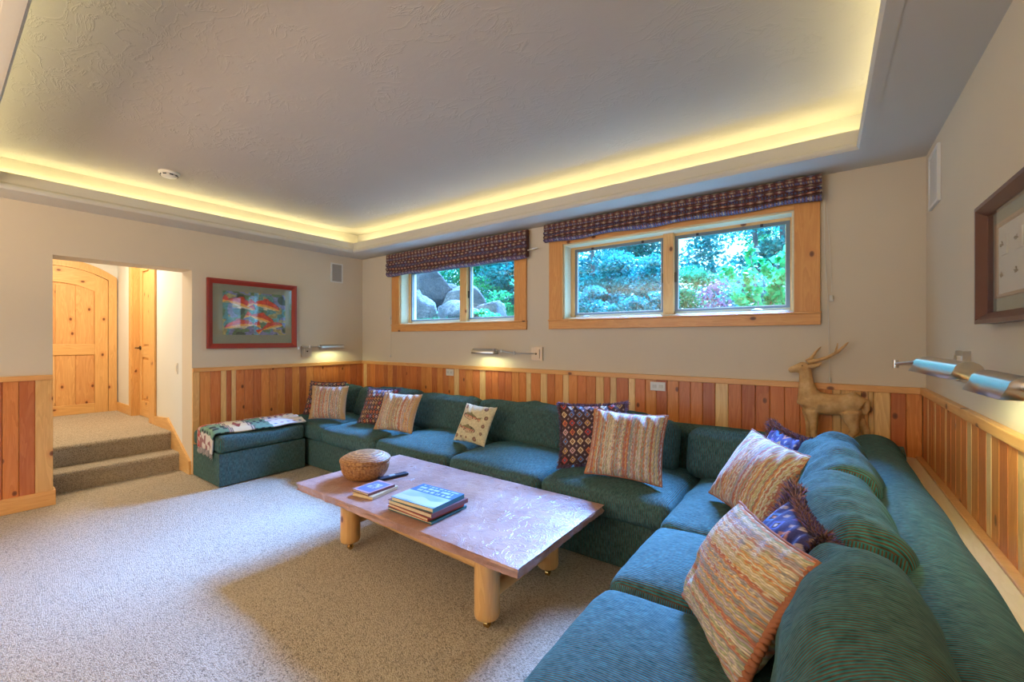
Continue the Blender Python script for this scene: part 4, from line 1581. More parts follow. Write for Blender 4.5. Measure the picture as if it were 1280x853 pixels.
# ------------------------------------------------------------------ swing arm wall lamps
def swing_lamp(label, plate_c, nrm, arm_pts, s0, s1, wshade=.095, on=True, power=1.3):
    """plate on a wall, jointed arm, pharmacy trough shade from s0 (arm end) to s1"""
    r = thing('swing_arm_lamp', label, 'wall lamp', plate_c)
    n_ = Vector(nrm)
    tdir = Vector((0, 0, 1)).cross(n_).normalized()
    pc = Vector(plate_c)
    b = B()

    def obox(c, ht, hz, hn):
        vs_ = []
        for sz in (-1, 1):
            for (a, q) in ((-1, -1), (1, -1), (1, 1), (-1, 1)):
                vs_.append(tuple(c + tdir * a * ht + n_ * q * hn + Vector((0, 0, sz * hz))))
        return vs_, [(3, 2, 1, 0), (4, 5, 6, 7), (0, 1, 5, 4), (1, 2, 6, 5), (2, 3, 7, 6), (3, 0, 4, 7)]
    b.add(*obox(pc + n_ * .013, .062, .066, .0125))
    b.add(*obox(pc + n_ * .030, .034, .045, .006))
    b.build('wall_plate', 'nickel', r)
    B().tube([pc + n_ * .036, pc + n_ * .044], .009, 10).build('switch_knob', 'bronze', r, smooth=40)
    a = B()
    a.tube([tuple(p) for p in arm_pts], .006, 8)
    for p in arm_pts[1:-1]:
        q = Vector(p)
        a.tube([tuple(q - Vector((0, 0, .016))), tuple(q + Vector((0, 0, .016)))], .010, 10)
    a.build('arm', 'nickel', r, smooth=40)
    s0 = Vector(s0)
    s1 = Vector(s1)
    ax = (s1 - s0).normalized()
    sd = ax.cross(Vector((0, 0, 1))).normalized()
    up = Vector((0, 0, 1))
    prof = [(-wshade / 2, -.030), (-wshade * .36, -.004)] + [(wshade * .36 * math.cos(R(a_)), -.004 + .026 * math.sin(R(a_))) for a_ in range(150, 29, -20)] + [(wshade * .36, -.004), (wshade / 2, -.030)]
    sb = B()
    for s_ in (s0, s1):
        for (p, q) in prof:
            sb.v.append(tuple(s_ + sd * p + up * q))
    m = len(prof)
    for k in range(m - 1):
        sb.f.append((k, k + 1, m + k + 1, m + k))
    sb.f.append(tuple(range(m)))
    sb.f.append(tuple(m + k for k in reversed(range(m))))
    so = sb.build('lamp_shade', 'nickel', r, smooth=30)
    md = so.modifiers.new('thick', 'SOLIDIFY')
    md.thickness = .0025
    md.offset = -1
    c0 = s0.lerp(s1, .2) + up * -.006
    c1 = s0.lerp(s1, .85) + up * -.006
    B().tube([c0, c1], .010, 10).build('bulb', 'bulb_emitter' if on else 'shade_lining', so_parent(r), smooth=40)
    B().tube([s0 - ax * .03, s0 + ax * .001], .013, 12).build('socket', 'nickel', r, smooth=40)
    return r


def so_parent(r):
    return r


swing_lamp('brushed metal swing arm lamp on the back wall between the two windows', (-2.247, YB, 1.21), (0, -1, 0),
           [(-2.25, 3.46, 1.21), (-2.46, 3.40, 1.215), (-2.60, 3.37, 1.235), (-2.63, 3.365, 1.235)], (-2.66, 3.36, 1.235), (-2.95, 3.36, 1.235))
swing_lamp('brushed metal swing arm lamp on the left wall below the fish picture', (XL, 2.71, 1.205), (1, 0, 0),
           [(XL + .04, 2.71, 1.24), (XL + .09, 2.58, 1.245), (XL + .12, 2.70, 1.262), (XL + .12, 2.82, 1.262)], (XL + .12, 2.83, 1.262), (XL + .12, 3.13, 1.262), wshade=.08)
swing_lamp('brushed metal swing arm lamp on the right wall, farther from the viewer', (XR, 2.60, 1.235), (-1, 0, 0),
           [(XR - .04, 2.60, 1.24), (.235, 2.33, 1.25), (.280, 2.12, 1.27)], (.290, 2.08, 1.268), (.343, 1.80, 1.262))
swing_lamp('brushed metal swing arm lamp at the right edge, nearest the viewer', (XR, 1.05, 1.235), (-1, 0, 0),
           [(XR - .04, 1.05, 1.24), (.39, 1.22, 1.24), (.366, 1.40, 1.242)], (.362, 1.42, 1.245), (.338, 1.60, 1.25))

# ------------------------------------------------------------------ small wall things
for (nm, lab, a, b) in (('outlet', 'white outlet cover on the wainscot left of the middle wall lamp', (-3.475, .94), (-3.36, 1.015)),
                        ('outlet', 'white double outlet cover on the wainscot below the right window', (-1.145, .935), (-1.025, 1.005))):
    r = thing(nm, lab, 'outlet', ((a[0] + b[0]) / 2, YB - .017, (a[1] + b[1]) / 2))
    B().box((a[0], YB - .024, a[1]), (b[0], YB - .0172, b[1]), .002).build('cover_plate', 'white_plastic', r)
    for q in (-.026, .026):
        cx = (a[0] + b[0]) / 2 + q
        cz = (a[1] + b[1]) / 2
        B().box((cx - .016, YB - .0265, cz - .013), (cx + .016, YB - .024, cz + .013), .001).build('socket', 'grille_white', r)


def speaker(lab, c, axis, side, w, h, mat):
    r = thing('wall_speaker', lab, 'speaker', c)
    x, y, z = c
    fr_, gr = B(), B()
    f = .016
    for (a, b, p, q) in ((-w / 2, w / 2, h / 2 - f, h / 2), (-w / 2, w / 2, -h / 2, -h / 2 + f), (-w / 2, -w / 2 + f, -h / 2 + f, h / 2 - f), (w / 2 - f, w / 2, -h / 2 + f, h / 2 - f)):
        lo, hi = (x + side * .001, x + side * .014)
        fr_.box((min(lo, hi), y + a, z + p), (max(lo, hi), y + b, z + q))
    fr_.build('frame', 'white_plastic', r)
    lo, hi = (x + side * .001, x + side * .009)
    gr.box((min(lo, hi), y - w / 2 + f, z - h / 2 + f), (max(lo, hi), y + w / 2 - f, z + h / 2 - f))
    gr.build('grille', mat, r)


speaker('small flush speaker with grey grille high on the left wall near the corner', (XL, 3.117, 2.21), 0, 1, .165, .25, 'grille')
speaker('flush white speaker panel high on the right wall near the corner', (XR, 3.22, 2.225), 0, -1, .24, .30, 'grille_white')

sd_ = thing('smoke_detector', 'round white smoke detector on the tray ceiling', 'smoke detector', (-4.33, 1.16, ZT), local=True)
b = B()
b.lathe([(.070, 0), (.070, -.012), (.064, -.018), (.058, -.022)], (0, 0, 0), 28)
b.build('base', 'white_plastic', sd_, smooth=35)
b = B()
b.lathe([(.056, -.022), (.056, -.030), (.048, -.040), (.030, -.044), (.004, -.045)], (0, 0, 0), 28)
b.build('cover', 'white_plastic', sd_, smooth=35)
for k in range(8):
    a = k * math.pi / 4
    vb = B()
    vb.box((-.012, -.003, -.032), (.012, .003, -.024))
    o = vb.build('vent_slot', 'dark_plastic', sd_)
    o.location = (.0565 * math.cos(a), .0565 * math.sin(a), 0)
    o.rotation_euler = (0, 0, a + R(90))


# ------------------------------------------------------------------ pictures
def grid_print(parent, name, fn, org, ux, uz, nu_=170, nv_=120, mat='print'):
    U, V = np.meshgrid(np.linspace(0, 1, nu_), np.linspace(0, 1, nv_))
    col = np.clip(fn(U, V), 0, 1).reshape(-1, 3)
    o, a, c = np.array(org), np.array(ux), np.array(uz)
    P = o + U.reshape(-1, 1) * a + V.reshape(-1, 1) * c
    g = B()
    g.v = [tuple(q) for q in P.tolist()]
    g.c = [tuple(q) for q in col.tolist()]
    for j in range(nv_ - 1):
        for i in range(nu_ - 1):
            k = j * nu_ + i
            g.f.append((k, k + 1, k + nu_ + 1, k + nu_))
    return g.build(name, mat, parent, fix=False)


def art_fish(U, V):
    n1 = vnoise(U * 4.2, V * 3.5, 8)
    n2 = vnoise(U * 11, V * 9, 12)
    n3 = vnoise(U * 40, V * 34, 15)
    c = np.where((n1 > .62)[..., None], np.array((0.10, 0.30, 0.28)), np.array((0.22, 0.24, 0.44)))
    c = np.where((n2 > .60)[..., None], np.array((0.12, 0.22, 0.10)), c)
    c = np.where((n2 < .26)[..., None], np.array((0.40, 0.34, 0.12)), c)
    c = np.where(((n1 < .30) & (n2 > .4))[..., None], np.array((0.05, 0.10, 0.07)), c)
    c = np.where((np.abs(U - .51) < .035)[..., None], np.array((0.18, 0.42, 0.58)), c)
    c = c * (0.65 + .7 * n3)[..., None]
    for (cx, cy, L, H, an, fl) in ((.27, .73, .24, .105, R(-24), -1), (.67, .72, .23, .105, R(-16), -1), (.60, .40, .22, .09, R(-24), -1),
                                   (.27, .24, .24, .095, R(10), -1), (.76, .21, .20, .075, R(24), -1)):
        x = U
        y = V
        ins, a, b, body = fish_sdf(x, y - .06 * np.cos((x - cx) / L * 1.4) + .04, cx, cy, L, H, an + (math.pi if cx < .5 and cy < .5 else 0))
        bb_ = b * (-1 if cx < .5 and cy < .5 else 1)
        f = np.where((bb_ > -.15)[..., None], np.array((0.70, 0.05, 0.01)), np.array((0.95, 0.42, 0.05)))
        f = np.where((bb_ < -.62)[..., None], np.array((0.78, 0.62, 0.34)), f)
        f = f * (0.8 + .4 * n3)[..., None]
        c = np.where(ins[..., None], f, c)
        rim = body & ((a * 1.05 - .08) ** 2 + b ** 2 > .86) & (bb_ > 0)
        c = np.where(rim[..., None], np.array((0.10, 0.03, 0.03)), c)
    return c


def frame(parent, x, side, y0, y1, z0, z1, fw, dp, mat, name='frame'):
    """mitred picture frame on a wall of constant x; profile slopes inwards"""
    b = B()
    X0 = x + side * .002
    rings = []
    for (ins, h) in ((0, 0), (0, dp), (fw * .35, dp), (fw, dp * .45), (fw, 0)):
        xx = X0 + side * h
        rings.append([(xx, y0 + ins, z0 + ins), (xx, y1 - ins, z0 + ins), (xx, y1 - ins, z1 - ins), (xx, y0 + ins, z1 - ins)])
    for r_ in rings:
        b.v += r_
    for k in range(len(rings)):
        k2 = (k + 1) % len(rings)
        for q in range(4):
            b.f.append((k * 4 + q, k * 4 + (q + 1) % 4, k2 * 4 + (q + 1) % 4, k2 * 4 + q))
    return b.build(name, mat, parent)


pf = thing('framed_picture', 'red framed painting of five orange trout on the left wall', 'picture', (XL, 2.12, 1.62))
y0, y1, z0, z1 = 1.672, 2.586, 1.255, 1.985
frame(pf, XL, 1, y0, y1, z0, z1, .052, .032, 'red_frame')
B().box((XL + .002, y0 + .05, z0 + .05), (XL + .010, y1 - .05, z1 - .05)).build('mat_board', 'mat_green', pf)
# plus y is to the right when looking at the left wall
grid_print(pf, 'painting', art_fish, (XL + .0108, y0 + .145, z0 + .145), (0, y1 - y0 - .27, 0), (0, 0, z1 - z0 - .265))
B().box((XL + .0125, y0 + .05, z0 + .05), (XL + .0135, y1 - .05, z1 - .05)).build('glazing', 'clear_glass', pf)

pr_ = thing('framed_picture', 'dark wood framed display of small fishing flies on the right wall', 'picture', (XR, 1.85, 1.62))
y0, y1, z0, z1 = 1.46, 2.255, 1.405, 1.825
frame(pr_, XR, -1, y0, y1, z0, z1, .038, .045, 'dark_frame')
B().box((XR - .008, y0 + .037, z0 + .037), (XR - .002, y1 - .037, z1 - .037)).build('mat_board', 'mat_sage', pr_)
frame(pr_, XR - .006, -1, y0 + .095, y1 - .095, z0 + .085, z1 - .085, .012, .010, 'mat_tan', 'inner_frame')
B().box((XR - .0105, y0 + .105, z0 + .095), (XR - .008, y1 - .105, z1 - .095)).build('backing_paper', 'paper', pr_)
k = 0
for yy in (2.085, 1.955, 1.825, 1.695):
    for zz in (1.66, 1.56):
        if zz > 1.6:
            B().box((XR - .0145, yy - .032, zz - .032), (XR - .0105, yy + .032, zz + .032), .001).build('fly_card', 'paper', pr_)
        fb = B()
        rr = random.Random(k)
        for q in range(14):
            a = rr.uniform(0, math.tau)
            fb.tube([(XR - .017, yy, zz + .004), (XR - .019, yy + .018 * math.cos(a) * rr.uniform(.5, 1), zz + .004 + .010 * math.sin(a))], .0009, 4)
        fb.tube([(XR - .018, yy - .012, zz), (XR - .018, yy + .012, zz + .003)], .0022, 6)
        fb.build('fishing_fly', 'fly_brown', pr_)
        k += 1
B().box((XR - .051, y0 + .03, z0 + .03), (XR - .050, y1 - .03, z1 - .03)).build('glazing', 'clear_glass', pr_).location.x += .030


# ------------------------------------------------------------------ roman shades
def roman(label, x0, x1, zt, zb, sag, seed):
    r = thing('roman_shade', label, 'window shade', ((x0 + x1) / 2, YB, zt))
    nx = 420
    # profile down the front: long flat drop then stacked pleats
    pts = []
    H_ = zt - zb
    pts.append((0.0, 1.0))
    segs = [(.0, .015), (.04, .055), (.10, .062), (.34, .058), (.40, .048), (.44, .062), (.50, .072), (.56, .062), (.60, .048), (.65, .064), (.71, .074), (.77, .062), (.81, .048), (.86, .064), (.92, .070), (.97, .058), (1.0, .035)]
    fine = []
    for (a, b) in zip(segs[:-1], segs[1:]):
        for q in range(4):
            t_ = q / 4
            fine.append((a[0] + (b[0] - a[0]) * t_, a[1] + (b[1] - a[1]) * t_))
    fine.append(segs[-1])
    m = len(fine)
    S = np.array([f[0] for f in fine])
    D = np.array([f[1] for f in fine])
    xs = np.linspace(x0, x1, nx)
    b = B()
    cols = []
    for i, x in enumerate(xs):
        t_ = (x - x0) / (x1 - x0)
        edge = min(t_, 1 - t_)
        sg_ = sag * math.sin(math.pi * t_)
        for j in range(m):
            s_ = S[j]
            wv = .007 * math.sin(t_ * 21 + s_ * 9 + seed) * s_ + .006 * mnoise.noise(Vector((x * 3, s_ * 4, seed)))
            z = zt - s_ * H_ - sg_ * s_ ** 1.5 + wv
            d = D[j] + .008 * mnoise.noise(Vector((x * 5, s_ * 7, seed + 3)))
            b.v.append((float(x), YB - .022 - float(d), float(z)))
    U = np.repeat(xs, m)
    Sv = np.tile(S, nx)
    # woven rows: motif bands repeating down the cloth
    row = Sv * 9.0
    ri = np.floor(row).astype(int)
    rf = row - ri
    cx = (U - x0) / .058
    ci = np.floor(cx).astype(int)
    cf = np.abs(cx - ci - .5)
    col = np.ones((len(U), 3)) * np.array((0.085, 0.022, 0.022))
    d_ = cf + np.abs(rf - .5)
    pal = np.array([(0.36, 0.11, 0.06), (0.40, 0.30, 0.20), (0.10, 0.11, 0.24), (0.30, 0.16, 0.10), (0.20, 0.05, 0.06)])
    col = np.where((d_ < .42)[:, None], pal[(ri * 3 + (ci % 3)) % 5], col)
    col = np.where((d_ < .20)[:, None], np.array((0.45, 0.36, 0.26)), col)
    col = np.where(((ri % 3 == 2) & (((cx * 3) % 1) < .5))[:, None], np.array((0.09, 0.09, 0.20)), col)
    b.c = [tuple(q) for q in col.tolist()]
    for i in range(nx - 1):
        for j in range(m - 1):
            k_ = i * m + j
            b.f.append((k_, k_ + m, k_ + m + 1, k_ + 1))
    o = b.build('shade_fabric', 'woven', r, smooth='all', fix=False)
    md = o.modifiers.new('thick', 'SOLIDIFY')
    md.thickness = .006
    md.offset = 0
    B().box((x0 + .01, YB - .045, zt - .035), (x1 - .01, YB - .001, zt - .003)).build('headrail', 'pine_x', r)
    # gathered folds seen from the side: end returns
    for xx in (x0 + .002, x1 - .006):
        e = B()
        pr2 = [(YB - .024, zt - .005)] + [(YB - .022 - float(D[j]), float(zt - S[j] * H_)) for j in range(0, m, 2)] + [(YB - .024, zb + .01)]
        e.prism(pr2, 0, xx, xx + .004)
        e2 = e.build('shade_return', None, r)
        e2.data.materials.append(M['shade_side'])
    return r


simple('shade_side', (0.12, 0.05, 0.045), 0.9, 0, .4, 50)
roman('dark woven roman shade gathered at the top of the left window', -4.47, -2.335, 2.425, 2.15, .012, 1)
roman('dark woven roman shade gathered at the top of the right window', -2.13, -.01, 2.432, 2.262, .0, 5)
# pull cords
c = thing('shade_cord', 'thin white pull cord with cleat hanging at the right of the right window', 'cord', (.015, YB, 1.7))
B().tube([(.0, 3.47, 2.30), (.004, 3.478, 1.9), (.02, 3.482, 1.62), (.025, 3.483, 1.40), (.03, 3.484, 1.10)], .0018, 6).build('cord', 'cord_white', c)
B().tube([(.008, 3.475, 2.30), (.035, 3.48, 1.9), (.04, 3.482, 1.66)], .0015, 6).build('cord', 'cord_white', c)
B().box((.028, 3.478, 1.60), (.048, 3.499, 1.64), .003).build('cleat', 'cord_white', c)
B().tube([(.03, 3.484, 1.10), (.03, 3.484, 1.07)], .007, 10).build('tassel', 'cord_white', c, smooth=40)
c = thing('shade_cord', 'thin white pull cord hanging at the left of the left window', 'cord', (-4.50, YB, 1.5))
B().tube([(-4.475, 3.49, 2.2), (-4.49, 3.492, 1.65), (-4.485, 3.492, 1.15)], .0018, 6).build('cord', 'cord_white', c)
B().box((-4.50, 3.485, 1.60), (-4.48, 3.499, 1.64), .003).build('cleat', 'cord_white', c)
B().tube([(-4.485, 3.49, 1.15), (-4.485, 3.49, 1.12)], .007, 10).build('tassel', 'cord_white', c, smooth=40)
hk = B().tube([(-2.36, 3.46, 2.22), (-2.25, 3.43, 2.225), (-2.20, 3.41, 2.22)], .006, 8).build('curtain_hook', 'white_plastic')
tag(hk, 'short pale hook rod sticking out right of the left shade', 'hook')

# ------------------------------------------------------------------ deer figure
deer = thing('deer_figure', 'tan papier-mache reindeer figure with antlers standing on the ledge in the corner', 'figurine', (.02, 3.42, LG))
DY = 3.435


def dp(px, py, dy=0.0):
    """point of the deer's side plane measured on the photograph's layout, converted to world metres"""
    yaw = math.atan2(390, 533)
    f = Vector((-math.sin(yaw), math.cos(yaw), 0))
    r_ = Vector((math.cos(yaw), math.sin(yaw), 0))
    d = f + r_ * ((px - 640) / 533) + Vector((0, 0, 1)) * ((424.5 - py) / 533)
    k = DY / d.y
    p = Vector((0, 0, 1.35)) + d * k
    return Vector((p.x, DY + dy, p.z))


def ball(b, c, rx, ry, rz, ang=0):
    n_ = 14
    vs_ = []
    for j in range(1, 8):
        ph = math.pi * j / 8
        for k_ in range(n_):
            th = 2 * math.pi * k_ / n_
            x, y, z = rx * math.sin(ph) * math.cos(th), ry * math.sin(ph) * math.sin(th), rz * math.cos(ph)
            xr = x * math.cos(ang) - z * math.sin(ang)
            zr = x * math.sin(ang) + z * math.cos(ang)
            vs_.append((c.x + xr, c.y + y, c.z + zr))
    fs = []
    for j in range(6):
        for k_ in range(n_):
            a = j * n_ + k_
            b2 = j * n_ + (k_ + 1) % n_
            fs.append((a, b2, b2 + n_, a + n_))
    fs.append(tuple(reversed(range(n_))))
    fs.append(tuple(6 * n_ + q for q in range(n_)))
    b.add(vs_, fs)


db = B()
# trunk: chest, belly, rump
db.tube([dp(1003, 494), dp(1010, 499), dp(1022, 504), (dp(1038, 506)), dp(1054, 506), dp(1068, 504), dp(1077, 508)], [.045, .070, .076, .068, .066, .070, .048], 16)
db.tube([dp(1011, 506), dp(1011, 492), dp(1008, 480), dp(1007, 468), dp(1006, 461)], [.070, .060, .044, .036, .034], 14)      # neck
db.tube([dp(1010, 458), dp(1003, 459), dp(996, 461), dp(989, 462.5), dp(986, 464)], [.028, .036, .028, .021, .013], 12)      # head
ball(db, dp(1016, 507), .055, .058, .075)
ball(db, dp(1064, 512), .052, .055, .085, .2)
# legs
zf = LG + .004


def toground(p):
    return Vector((p.x, p.y, zf))


for (pts, rad, off) in (
        ([dp(1015, 513), dp(1017, 528), dp(1017, 540), dp(1018, 550)], [.040, .026, .020, .018], -.03),
        ([dp(1009, 512), dp(1011, 528), dp(1011, 540), dp(1010, 550)], [.036, .022, .018, .016], .028),
        ([dp(1062, 515), dp(1064, 527), dp(1068, 538), dp(1061, 548), dp(1057, 557)], [.052, .038, .024, .018, .018], -.032),
        ([dp(1070, 515), dp(1075, 527), dp(1083, 540), dp(1085, 550), dp(1088, 558)], [.045, .030, .020, .017, .017], .03)):
    pts = [p + Vector((0, off, 0)) for p in pts]
    pts.append(toground(pts[-1]))
    db.tube([tuple(p) for p in pts], rad + [.020], 10)
db.tube([dp(1077, 500), dp(1083, 503), dp(1084, 512), dp(1082, 519)], [.018, .022, .018, .007], 8)          # tail
for s in (-1, 1):                                                                                            # ears
    db.tube([dp(1009, 457, s * .02), dp(1016, 458 - (0 if s < 0 else 1), s * .035), dp(1023, 456, s * .045), dp(1028, 453, s * .05)], [.008, .016, .013, .003], 8)
body = db.build('body', 'papier_mache', deer)
rm = body.modifiers.new('remesh', 'REMESH')
rm.mode = 'VOXEL'
rm.voxel_size = .006
rm.use_smooth_shade = True
smm = body.modifiers.new('smooth', 'SMOOTH')
smm.factor = .6
smm.iterations = 6
for s, spec in ((-1, [((1010, 453), .013), ((1022, 450.5), .011), ((1034, 447), .010), ((1047, 440), .009), ((1056, 432), .007), ((1060, 428), .003)]),
                (1, [((1008, 452), .012), ((1014, 448), .010), ((1019, 441), .008), ((1026, 434), .003)])):
    ab = B()
    ab.tube([tuple(dp(p[0], p[1], s * (.012 + .004 * k_))) for k_, (p, r_) in enumerate(spec)], [r_ for p, r_ in spec], 10)
    if s < 0:
        ab.tube([tuple(dp(1044, 442, s * .026)), tuple(dp(1046, 435, s * .028)), tuple(dp(1047, 429, s * .03))], [.008, .006, .002], 8)
    ab.build('antler', 'papier_mache', deer, smooth='all')
for s in (-1,):
    eb = B()
    ball(eb, dp(1003, 457, s * .034), .004, .003, .005)
    eb.build('eye', 'fly_brown', deer, smooth='all')

# ================================================================== OUTSIDE
def ground_z(x, y):
    k = min(1.0, max(0.0, (-x - 3.2 - .25 * (y - 5)) / 1.6))
    return 1.36 - .16 * (1 - k) + (.045 + .085 * k) * (y - 3.8) + .12 * float(mnoise.noise(Vector((x * .4, y * .4, 0)))) + (.10 * max(0, -x - 3) if y > 4 else 0) * .35


gb = B()
nx, ny = 90, 70
for j in range(ny + 1):
    y = 3.80 + (26 - 3.80) * (j / ny) ** 1.5
    for i in range(nx + 1):
        x = -30 + 44 * i / nx
        gb.v.append((x, y, ground_z(x, y) if j else 1.35))
for j in range(ny):
    for i in range(nx):
        k = j * (nx + 1) + i
        gb.f.append((k, k + 1, k + nx + 2, k + nx + 1))
ground = struct(gb.build('ground', 'grass_ground', smooth='all'))


def leaves(b, centre, rad, n_, size, r, flat=1.0):
    for _ in range(n_):
        d = Vector((r.gauss(0, 1), r.gauss(0, 1), r.gauss(0, 1))).normalized() * (r.random() ** .45)
        p = Vector(centre) + Vector((d.x * rad[0], d.y * rad[1], d.z * rad[2]))
        a = Vector((r.uniform(-1, 1), r.uniform(-1, 1), r.uniform(-.6, .6))).normalized()
        c_ = a.cross(Vector((r.uniform(-1, 1), r.uniform(-1, 1), r.uniform(-1, 1)))).normalized()
        L = size * r.uniform(.6, 1.3)
        w_ = L * .38 * flat
        k_ = r.random()
        b.add([p - a * L / 2, p + c_ * w_, p + a * L / 2, p - c_ * w_], [(0, 1, 2, 3)], (k_, k_, k_))


def tree(label, x, y, h, spread, mat, n_, size, seed, trunk_r=.07, cat='tree', name='tree', low=.25, group=None):
    r = random.Random(seed)
    z0 = ground_z(x, y)
    root = thing(name, label, cat, (x, y, z0), group)
    tb_ = B()
    top = Vector((x + r.uniform(-.2, .2), y, z0 + h * .92))
    mid = Vector((x + r.uniform(-.15, .15), y, z0 + h * .45))
    tb_.tube([(x, y, z0 - .1), tuple(mid), tuple(top)], [trunk_r, trunk_r * .7, trunk_r * .2], 8)
    for q in range(5):
        t_ = r.uniform(.3, .8)
        s_ = Vector((x, y, z0)).lerp(top, t_)
        e = s_ + Vector((r.uniform(-1, 1) * spread * .6, r.uniform(-1, 1) * spread * .5, h * .18))
        tb_.tube([tuple(s_), tuple(e)], [trunk_r * .35, trunk_r * .1], 5)
    tb_.build('trunk', 'bark', root, smooth=50)
    lb_ = B()
    cl_ = 9
    for q in range(cl_):
        t_ = low + (1 - low) * q / (cl_ - 1)
        c_ = (x + r.uniform(-.45, .45) * spread, y + r.uniform(-.4, .4) * spread, z0 + h * t_)
        rr_ = spread * (1.0 - .45 * t_) * r.uniform(.6, .9)
        leaves(lb_, c_, (rr_, rr_, h / cl_ * 1.15), n_ // cl_, size, r)
    lb_.build('foliage', mat, root, fix=False)
    return root


# distant tree belt (tops stay low so the sky above the garden is open)
TL = ['tree in the belt seen through the left window', 'tree in the belt seen through the right window']
tid = 0
ORD = ['second from the far left', 'third from the left', 'fourth from the left', 'fifth from the left', 'rightmost', 'leftmost', 'second from the left', 'third from the left', 'just left of the mullion', 'just right of the mullion', 'second right of the mullion', 'third right of the mullion', 'leftmost of all', 'rightmost of all']
for (x, y, h, sp_, mat, n_, size) in [
        (-15.5, 13, 4.2, 1.6, 'leaf_blue', 5200, .13), (-13.2, 12.2, 3.6, 1.5, 'leaf_blue', 5200, .13), (-11.2, 13, 4.0, 1.5, 'leaf_blue', 5200, .13), (-9.4, 12, 3.6, 1.4, 'leaf_blue', 5200, .12),
        (-8.0, 13.5, 4.2, 1.5, 'leaf_blue', 5200, .13), (-6.6, 11.8, 3.5, 1.3, 'leaf_blue', 5500, .11), (-5.2, 12.5, 3.9, 1.3, 'leaf_blue', 5500, .11), (-4.0, 11.5, 3.4, 1.2, 'leaf_blue', 5500, .11),
        (-2.6, 13.0, 3.8, 1.3, 'leaf_blue', 3600, .11), (-1.2, 12.4, 3.6, 1.1, 'leaf_green', 3000, .10), (.4, 13.0, 3.8, 1.2, 'leaf_blue', 3600, .11), (2.2, 12.4, 3.6, 1.4, 'leaf_blue', 3600, .11),
        (-17.5, 11.5, 3.6, 1.6, 'leaf_blue', 4000, .13), (4.2, 12.0, 3.5, 1.5, 'leaf_blue', 3000, .12)]:
    nm = ['blue-green', 'slender', 'bushy', 'tall', 'dense'][tid % 5]
    where = 'left window' if x < -5.8 else 'right window'
    tree('%s far tree, %s seen through the %s' % (nm, ORD[tid], where), x, y, h, sp_, mat, n_, size, 100 + tid, group='trees beyond the %s' % where)
    tid += 1
# slender pale trunks seen through the right window
for i, (x, y, h) in enumerate([(-1.10, 9.6, 3.4), (-.62, 9.2, 3.3), (-4.3, 9.0, 3.2)]):
    r_ = thing('tree', ['pale bare trunk at the right side of the right window view', 'pale slim trunk nearest the right edge of the right window view', 'pale slim trunk seen through the left pane of the right window'][i], 'tree', (x, y, ground_z(x, y)))
    B().tube([(x, y, ground_z(x, y) - .1), (x + .03, y, 2.6), (x - .02, y, ground_z(x, y) + h * .8)], [.07, .055, .03], 8).build('trunk', 'paper_bark' if False else 'boulder', r_, smooth=50)
    lb_ = B()
    leaves(lb_, (x, y, ground_z(x, y) + h * .72), (.7, .5, .6), 900, .09, random.Random(i + 5))
    lb_.build('foliage', 'leaf_blue', r_, fix=False)
# middle shrubs
for i, (x, y, h, sp_, mat, n_, size, lab) in enumerate([
        (-3.6, 8.2, 1.5, .9, 'leaf_blue', 5200, .075, 'dense blue-green shrub filling the left pane of the right window'),
        (-2.7, 7.6, 1.3, .8, 'leaf_blue', 4400, .070, 'rounded shrub left of the mullion in the right window'),
        (-1.9, 7.8, 1.1, .7, 'leaf_green', 2600, .075, 'low green shrub just right of the mullion in the right window'),
        (-2.2, 6.4, .7, .5, 'leaf_blue', 1800, .06, 'low shrub behind the right window sill near the mullion'),
        (-6.2, 8.4, 1.6, .9, 'leaf_blue', 3800, .09, 'dark shrub at the right side of the left window view'),
        (-7.4, 9.2, 1.7, 1.0, 'leaf_blue', 3800, .09, 'blue-green shrub above the boulders in the left window'),
        (-8.9, 9.6, 1.5, 1.0, 'leaf_green', 3400, .09, 'light green shrub behind the boulders at left'),
        (-1.35, 6.8, .8, .45, 'blossom', 500, .06, 'pink flowering shrub in the middle of the right window'),
        (-5.1, 7.9, 1.1, .7, 'leaf_green', 2600, .08, 'green bush right of the boulder garden'),
        (-1.0, 8.6, 1.5, .8, 'leaf_blue', 3600, .08, 'blue-green shrub behind the pink flowers in the right window'),
        (.1, 8.0, 1.3, .8, 'leaf_green', 3000, .08, 'green shrub at the right edge of the right window view'),
        (-4.6, 9.2, 1.6, .9, 'leaf_blue', 4200, .08, 'tall dense shrub at the left edge of the right window view'),
        (-.7, 6.6, .8, .6, 'leaf_blue', 2600, .06, 'low shrub behind the two bright saplings'),
        (-3.1, 6.3, .8, .6, 'leaf_blue', 3000, .055, 'low shrub just outside the left pane of the right window'),
        (-10.4, 10.0, 1.7, 1.1, 'leaf_blue', 3800, .10, 'shrub at the far left of the left window view')]):
    tree(lab, x, y, h, sp_, mat, n_, size, 300 + i, .03, 'shrub', 'shrub', low=.12)
